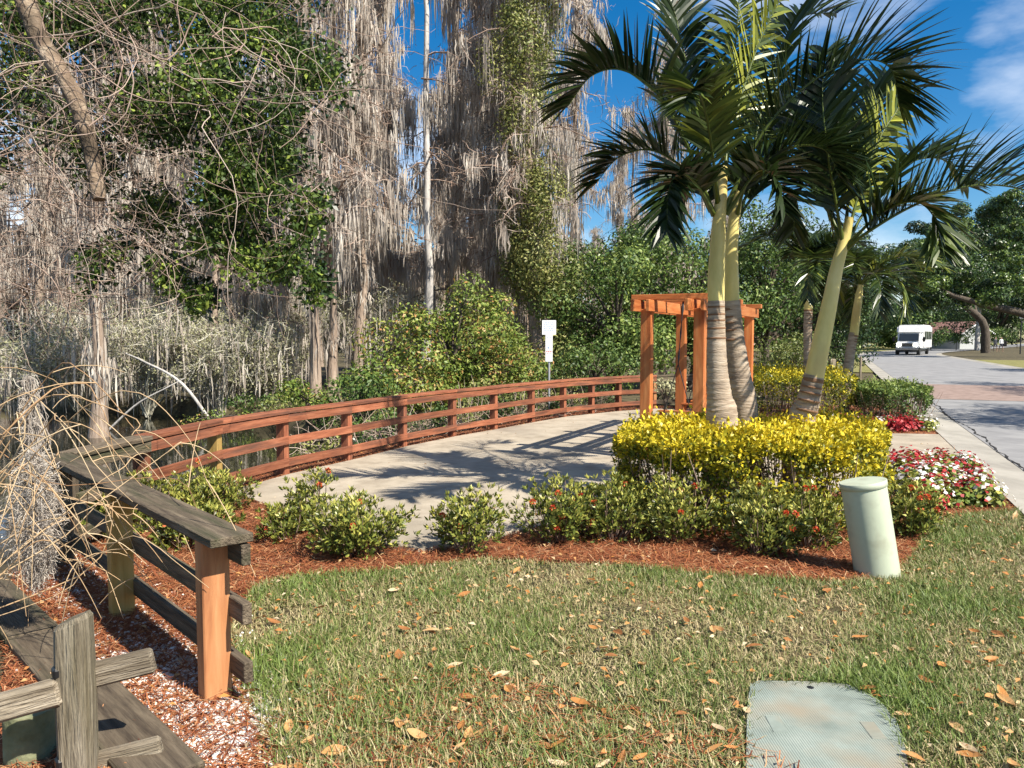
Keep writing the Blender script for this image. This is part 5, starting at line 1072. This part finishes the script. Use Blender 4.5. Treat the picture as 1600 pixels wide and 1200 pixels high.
tube_obj('pole', [(q.x, q.y, -0.1), (q.x, q.y, 2), (q.x, q.y, 3.6)], [0.06] * 3, 'chain', lp, 8); tube_obj('lantern', [(q.x, q.y, 3.6), (q.x, q.y, 3.7), (q.x, q.y, 4.1), (q.x, q.y, 4.2)], [0.08, 0.2, 0.22, 0.05], 'white_paint', lp, 10)
for k, (px, h_) in enumerate([(1300, 0.62), (1345, 1.0)]):
    q = D(px, 560, 27); o_ = board('fence_post', Vector((q.x, q.y, -0.1)), Vector((q.x, q.y, h_ + (0.3 if k == 0 else 0))), 0.2 if k == 0 else 0.07, 0.2 if k == 0 else 0.07, 'pale_wood', None, bev=0.02)
    tag(o_, ['short thick weathered post on the grass behind the rear hedge', 'thin weathered stake beside the road edge behind the rear hedge'][k], 'post')
def person(px, dep, shirt, label, stride):
    q = G(px, 528 + 1980 / dep); q.z = 0
    V = [(0, 0, 0.95), (0, 0, 1.2), (0, 0, 1.42), (0, 0, 1.52), (0, 0, 1.62), (0, 0, 1.74), (0.1, 0, 0.9), (0.11, -stride, 0.5), (0.11, stride * -0.6, 0.08), (0.11, stride * -0.6 - 0.14, 0.04), (-0.1, 0, 0.9), (-0.11, stride, 0.5), (-0.11, stride * 1.5, 0.1), (-0.11, stride * 1.5 - 0.14, 0.04), (0.2, 0, 1.4), (0.26, 0.05, 1.12), (0.24, -0.08, 0.88), (-0.2, 0, 1.4), (-0.26, -0.05, 1.12), (-0.24, -0.16, 0.9)]
    E = [(0, 1), (1, 2), (2, 3), (3, 4), (4, 5), (0, 6), (6, 7), (7, 8), (8, 9), (0, 10), (10, 11), (11, 12), (12, 13), (2, 14), (14, 15), (15, 16), (2, 17), (17, 18), (18, 19)]
    rad = [0.15, 0.13, 0.15, 0.055, 0.1, 0.08, 0.09, 0.065, 0.045, 0.04, 0.09, 0.065, 0.045, 0.04, 0.06, 0.045, 0.035, 0.06, 0.045, 0.035]
    me = bpy.data.meshes.new('person'); me.from_pydata(V, E, []); o_ = link('person', me, None); o_.location = q
    md = o_.modifiers.new('skin', 'SKIN'); sv = me.skin_vertices[0].data
    for i, r_ in enumerate(rad): sv[i].radius = (r_, r_ * 0.8)
    sv[0].use_root = True; ss = o_.modifiers.new('sub', 'SUBSURF'); ss.levels = ss.render_levels = 1
    m, t, p, o2 = nodes_of('clothes_' + str(px)); c2 = t.nodes.new('ShaderNodeTexCoord'); sx = t.nodes.new('ShaderNodeSeparateXYZ'); t.links.new(c2.outputs['Object'], sx.inputs[0])
    mr = t.nodes.new('ShaderNodeMapRange'); mr.inputs[2].default_value = 2.0; t.links.new(sx.outputs['Z'], mr.inputs[0])
    r_ = ramp(t, [(0, (0.45, 0.28, 0.2)), (0.3, (0.03, 0.03, 0.05)), (0.5, shirt), (0.75, (0.45, 0.28, 0.2)), (0.845, (0.08, 0.05, 0.03))]); r_.color_ramp.interpolation = 'CONSTANT'; mr.inputs[2].default_value = 2.0; mr.inputs[1].default_value = 0.0; mr.inputs[3].default_value = 0.0; mr.inputs[4].default_value = 1.0
    t.links.new(mr.outputs[0], r_.inputs[0]); t.links.new(r_.outputs[0], p.inputs['Base Color']); me.materials.append(m)
    tag(o_, label, 'person', 'people walking by the far road'); return o_
person(1555, 92, (0.05, 0.05, 0.06), 'person in dark clothes walking at the far road edge', 0.12)
person(1564, 90, (0.75, 0.75, 0.75), 'person in white top walking at the far road edge', 0.15)

# ================================================================== GROUND COVER
def frustum(P, margin=0.28):
    return (np.abs(P[:, 0]) < (0.667 + margin) * P[:, 1] + 0.3) & (P[:, 1] > 2.1)
def lawn_grass(n_):
    S = sample_poly([(q[0], q[1]) for q in LAWN], n_ * 5); S = S[frustum(S)]
    keep = rng.random(len(S)) < np.clip(4.2 / S[:, 1], 0.3, 1.0) ** 1.1; S = S[keep][:n_]; n_ = len(S)
    cv = [(q.x, q.y) for q in outl]; S = S[~inside(cv, S[:, 0], S[:, 1]) | ((edge_dist(cv, S[:, 0], S[:, 1]) < 0.03) & (rng.random(len(S)) < 0.5))]; n_ = len(S)
    patch = np.sin(S[:, 0] * 2.3 + 1.1) * np.sin(S[:, 1] * 3.1 + 0.4) + 0.6 * np.sin(S[:, 0] * 6.1 - S[:, 1] * 4.3) + 0.5 * np.sin(S[:, 0] * 1.1 - S[:, 1] * 1.7 + 2)
    rr3 = np.random.default_rng(77)
    for _ in range(130):
        bx_, by_ = rr3.uniform(-2, 6), rr3.uniform(2.2, 8); bs_ = rr3.uniform(0.08, 0.34); patch += rr3.choice([-1.5, 1.1]) * np.exp(-((S[:, 0] - bx_) ** 2 + (S[:, 1] - by_) ** 2) / (2 * bs_ ** 2))
    patch = np.clip(patch, -2.6, 2.2)
    near_dry = np.clip((3.9 - S[:, 1]) / 1.2, 0, 1) * np.clip((0.9 - S[:, 0]) / 1.5, 0, 1)
    keep = rng.random(n_) > np.clip(near_dry * 0.5 - patch * 0.2, 0, 0.8); S = S[keep]; patch = patch[keep]; near_dry = near_dry[keep]; n_ = len(S)
    h = rng.uniform(0.025, 0.075, n_) * (1 + 0.16 * patch); az = rng.random(n_) * 6.283; lean = rng.uniform(0.15, 1.1, n_)
    dirh = np.column_stack([np.cos(az), np.sin(az), np.zeros(n_)]); u = np.array([0, 0.5, 1.0])
    P = np.zeros((n_, 3, 3)); P[:] = np.column_stack([S, np.full(n_, -0.004)])[:, None]
    P += dirh[:, None] * (u ** 1.6)[None, :, None] * (h * lean)[:, None, None]; P[..., 2] += (u[None] * h[:, None]) * (1 - 0.25 * lean[:, None] * u[None])
    W = np.array([0.9, 0.8, 0.12])[None] * rng.uniform(0.0035, 0.0072, n_)[:, None]
    side = norm(np.cross(dirh, [0, 0, 1.0]) + rng.normal(0, 0.3, (n_, 3)))
    tone = np.clip(0.62 + 0.1 * patch + rng.normal(0, 0.2, n_) - near_dry * 0.25, 0, 1); dry = rng.random(n_) < 0.17 - 0.08 * patch + near_dry * 0.2; tone[dry] = rng.uniform(0, 0.36, dry.sum())
    g = Geo(); add_ribbons(g, P, W, side, tone)
    # dry thatch lying flat
    k = n_ // 5; T = S[rng.integers(0, n_, k)] + rng.normal(0, 0.02, (k, 2)); a = rng.random(k) * 6.283; L_ = rng.uniform(0.02, 0.06, k); dh = np.column_stack([np.cos(a), np.sin(a), rng.normal(0, 0.15, k)])
    P = np.column_stack([T, rng.uniform(0.004, 0.018, k)])[:, None] + dh[:, None] * (np.array([-0.5, 0.5])[None, :, None] * L_[:, None, None]); P[..., 2] = np.maximum(P[..., 2], 0.003)
    add_ribbons(g, P, np.full((k, 2), 0.004), norm(np.cross(dh, [0, 0, 1.0])), rng.uniform(0, 0.42, k))
    o_ = link('lawn_grass', g.mesh('lawn_grass'), 'grass'); tag(o_, 'short patchy green lawn grass mixed with dry straw blades', 'grass', None, 'stuff')
lawn_grass(190000)

def flat_bits(name, S, L_, W_, tones, mat, label, cat, zr=(0.008, 0.03), tilt=0.2):
    n_ = len(S); a = rng.random(n_) * 6.283; dh = norm(np.column_stack([np.cos(a), np.sin(a), rng.normal(0, tilt, n_)])); g = Geo()
    u = np.array([-0.5, 0, 0.5]); P = np.column_stack([S, rng.uniform(*zr, n_)])[:, None] + dh[:, None] * (u[None, :, None] * L_[:, None, None])
    sd = norm(np.cross(dh, [0, 0, 1.0])); P[:, 1] += sd * (rng.normal(0, 0.08, n_) * L_)[:, None]; P[..., 2] = np.maximum(P[..., 2], 0.006)
    add_ribbons(g, P, np.column_stack([W_ * 0.7, W_, W_ * 0.5]), sd, tones); o_ = link(name, g.mesh(name), mat); tag(o_, label, cat, None, 'stuff'); return o_
Sm = sample_poly(MULCH, 400000); Sm = Sm[frustum(Sm) & ~inside(PATH, Sm[:, 0], Sm[:, 1]) & (rng.random(len(Sm)) < np.clip((5.0 / Sm[:, 1]) ** 1.5, 0.05, 1))][:85000]
extra = sample_poly([(-0.6, 2.3), (1.4, 2.4), (0.9, 3.1), (-0.2, 3.7), (-1.0, 3.5), (-1.1, 2.6)], 2200)
Sm = np.concatenate([Sm, extra]); n_ = len(Sm)
flat_bits('pine_straw', Sm, rng.uniform(0.05, 0.17, n_), rng.uniform(0.0025, 0.0065, n_), np.clip(rng.normal(0.5, 0.27, n_), 0, 1), 'straw', 'red-brown pine straw and mulch covering the planting bed', 'mulch', (0.006, 0.035))
# white shell gravel
gp = []
for px, py, sx, sy, k in [(290, 1060, 60, 40, 950), (330, 1110, 60, 40, 700), (400, 1110, 26, 16, 160), (120, 905, 40, 30, 420), (200, 975, 60, 50, 420), (350, 1165, 40, 30, 520), (240, 1040, 50, 30, 380), (235, 815, 22, 12, 120)]:
    for j in range(k):
        q = G(rnd.gauss(px, sx), max(700, rnd.gauss(py, sy)), 0.0); gp.append((q.x, q.y))
gp = np.array(gp); n_ = len(gp); g = Geo(); a = rng.random(n_) * 6.283; s_ = rng.uniform(0.006, 0.017, n_); c_ = np.column_stack([gp, np.full(n_, 0.012)])
ux = np.column_stack([np.cos(a), np.sin(a), rng.normal(0, 0.2, n_)]); uy = np.column_stack([-np.sin(a), np.cos(a), rng.normal(0, 0.2, n_)]) * 0.7; uz = np.tile([0, 0, 0.45], (n_, 1))
rings = [c_ + s_[:, None] * (ux * 1.0 * x + uy * y + uz * z) for x, y, z in [(1, 0, 0), (0, 1, 0), (-1, 0, 0), (0, -1, 0), (0.4, 0.4, 1), (-0.4, 0.4, 1), (-0.4, -0.4, 1), (0.4, -0.4, 1)]]
V = np.stack(rings, 1); b8 = (np.arange(n_) * 8)[:, None, None]; Fq = np.array([[0, 1, 5, 4], [1, 2, 6, 5], [2, 3, 7, 6], [3, 0, 4, 7], [4, 5, 6, 7]])[None]; g.quads(V, (Fq + b8).reshape(-1, 4), np.repeat(rng.random(n_), 5))
o_ = link('shell_gravel', g.mesh('shell_gravel'), 'shell'); tag(o_, 'scattered white shell gravel among the pine straw below the railing', 'gravel', None, 'stuff')

# fallen leaves: the larger ones singly, the rest as litter
def leaf_mesh(seed):
    r_ = random.Random(seed); bm = bmesh.new(); L_ = 1.0; rows = []; curl = r_.uniform(0.1, 0.5); n_ = 5; bend = r_.uniform(-0.3, 0.5)
    for i in range(n_ + 1):
        u = i / n_; w = 0.21 * math.sin(min(1, u * 0.97 + 0.04) * math.pi) ** 0.8 + 0.008; z = 0.12 + bend * (u - 0.5) ** 2 - 0.05
        rows.append([bm.verts.new((u - 0.5, -w, z + curl * w)), bm.verts.new((u - 0.5, 0, z - 0.02)), bm.verts.new((u - 0.5, w, z + curl * w * r_.uniform(0.6, 1.3)))])
    for a_, b_ in zip(rows, rows[1:]):
        for k in range(2): bm.faces.new((a_[k], a_[k + 1], b_[k + 1], b_[k]))
    me = bpy.data.meshes.new('fallen_leaf'); bm.to_mesh(me); bm.free(); t_ = me.attributes.new('tone', 'FLOAT', 'FACE'); v = r_.random()
    for f_ in t_.data: f_.value = min(1, max(0, v + r_.uniform(-0.06, 0.06)))
    me.materials.append(M['dead_leaf']); return me
LM = [leaf_mesh(k) for k in range(12)]
cv = [(q.x, q.y) for q in outl]
S = sample_poly([(q[0], q[1]) for q in LAWN], 9000); S = S[frustum(S, 0.05) & ~inside(cv, S[:, 0], S[:, 1])]
w_ = np.clip((4.6 - S[:, 1]) / 2.0, 0.12, 1); S = S[rng.random(len(S)) < w_][:210]
for x, y in S:
    o_ = bpy.data.objects.new('fallen_leaf', LM[rnd.randrange(12)]); col.objects.link(o_); s_ = rnd.uniform(0.055, 0.105)
    o_.scale = (s_, s_, s_); o_.location = (x, y, 0.03); o_.rotation_euler = (rnd.gauss(0, 0.3), rnd.gauss(0, 0.25), rnd.uniform(0, 6.28))
    tag(o_, 'curled tan or orange fallen leaf lying loose on the lawn grass', 'leaf', 'larger fallen leaves on the lawn')
S1 = sample_poly([(q[0], q[1]) for q in LAWN], 9000); S1 = S1[frustum(S1) & ~inside(cv, S1[:, 0], S1[:, 1])][:1500]; S2 = Sm[rng.integers(0, len(Sm), 1500)]; S = np.concatenate([S1, S2, sample_poly(PATH, 160)]); n_ = len(S); g = Geo(); a = rng.random(n_) * 6.283
sz = rng.uniform(0.025, 0.055, n_); add_leaves(g, np.column_stack([S, rng.uniform(0.015, 0.045, n_)]), np.column_stack([np.cos(a), np.sin(a), rng.normal(0, 0.2, n_)]), np.tile([0, 0, 1.0], (n_, 1)) + rng.normal(0, 0.35, (n_, 3)), sz, sz * 0.45, np.clip(rng.normal(0.6, 0.3, n_), 0, 1), 0.3)
o_ = link('leaf_litter', g.mesh('leaf_litter'), 'dead_leaf'); tag(o_, 'small dry leaf litter strewn over lawn and mulch', 'leaves', None, 'stuff')
# dry leaves at the far foot of the railing, and bare brush under the rail
bs = empty('brush_pile', (0.2, 15.8, 0), 'tangle of bare grey twigs behind the foot of the railing', 'brush'); g = Geo()
for i in range(420):
    u = rnd.random(); k = rnd.randrange(4, 11); a_ = Vector((*long_posts[k], 0)); b_ = Vector((*long_posts[k + 1], 0)); q = a_.lerp(b_, u) + Vector((-0.8, 0.6, 0)) * rnd.uniform(0.3, 1.6); d = norm(rng.normal(size=3) + np.array([0, 0, 0.5])); K = 6; uu = np.linspace(0, 1, K)[:, None]
    P = np.array([q.x, q.y, rnd.uniform(-0.3, 0.1)]) + d * uu * rnd.uniform(0.3, 0.9) + np.cumsum(rng.normal(0, 0.03, (K, 3)), 0); add_tubes(g, P[None], np.linspace(0.007, 0.003, K)[None], 4, rnd.uniform(0.4, 1))
link('twigs', g.mesh('twigs'), 'twig', bs)
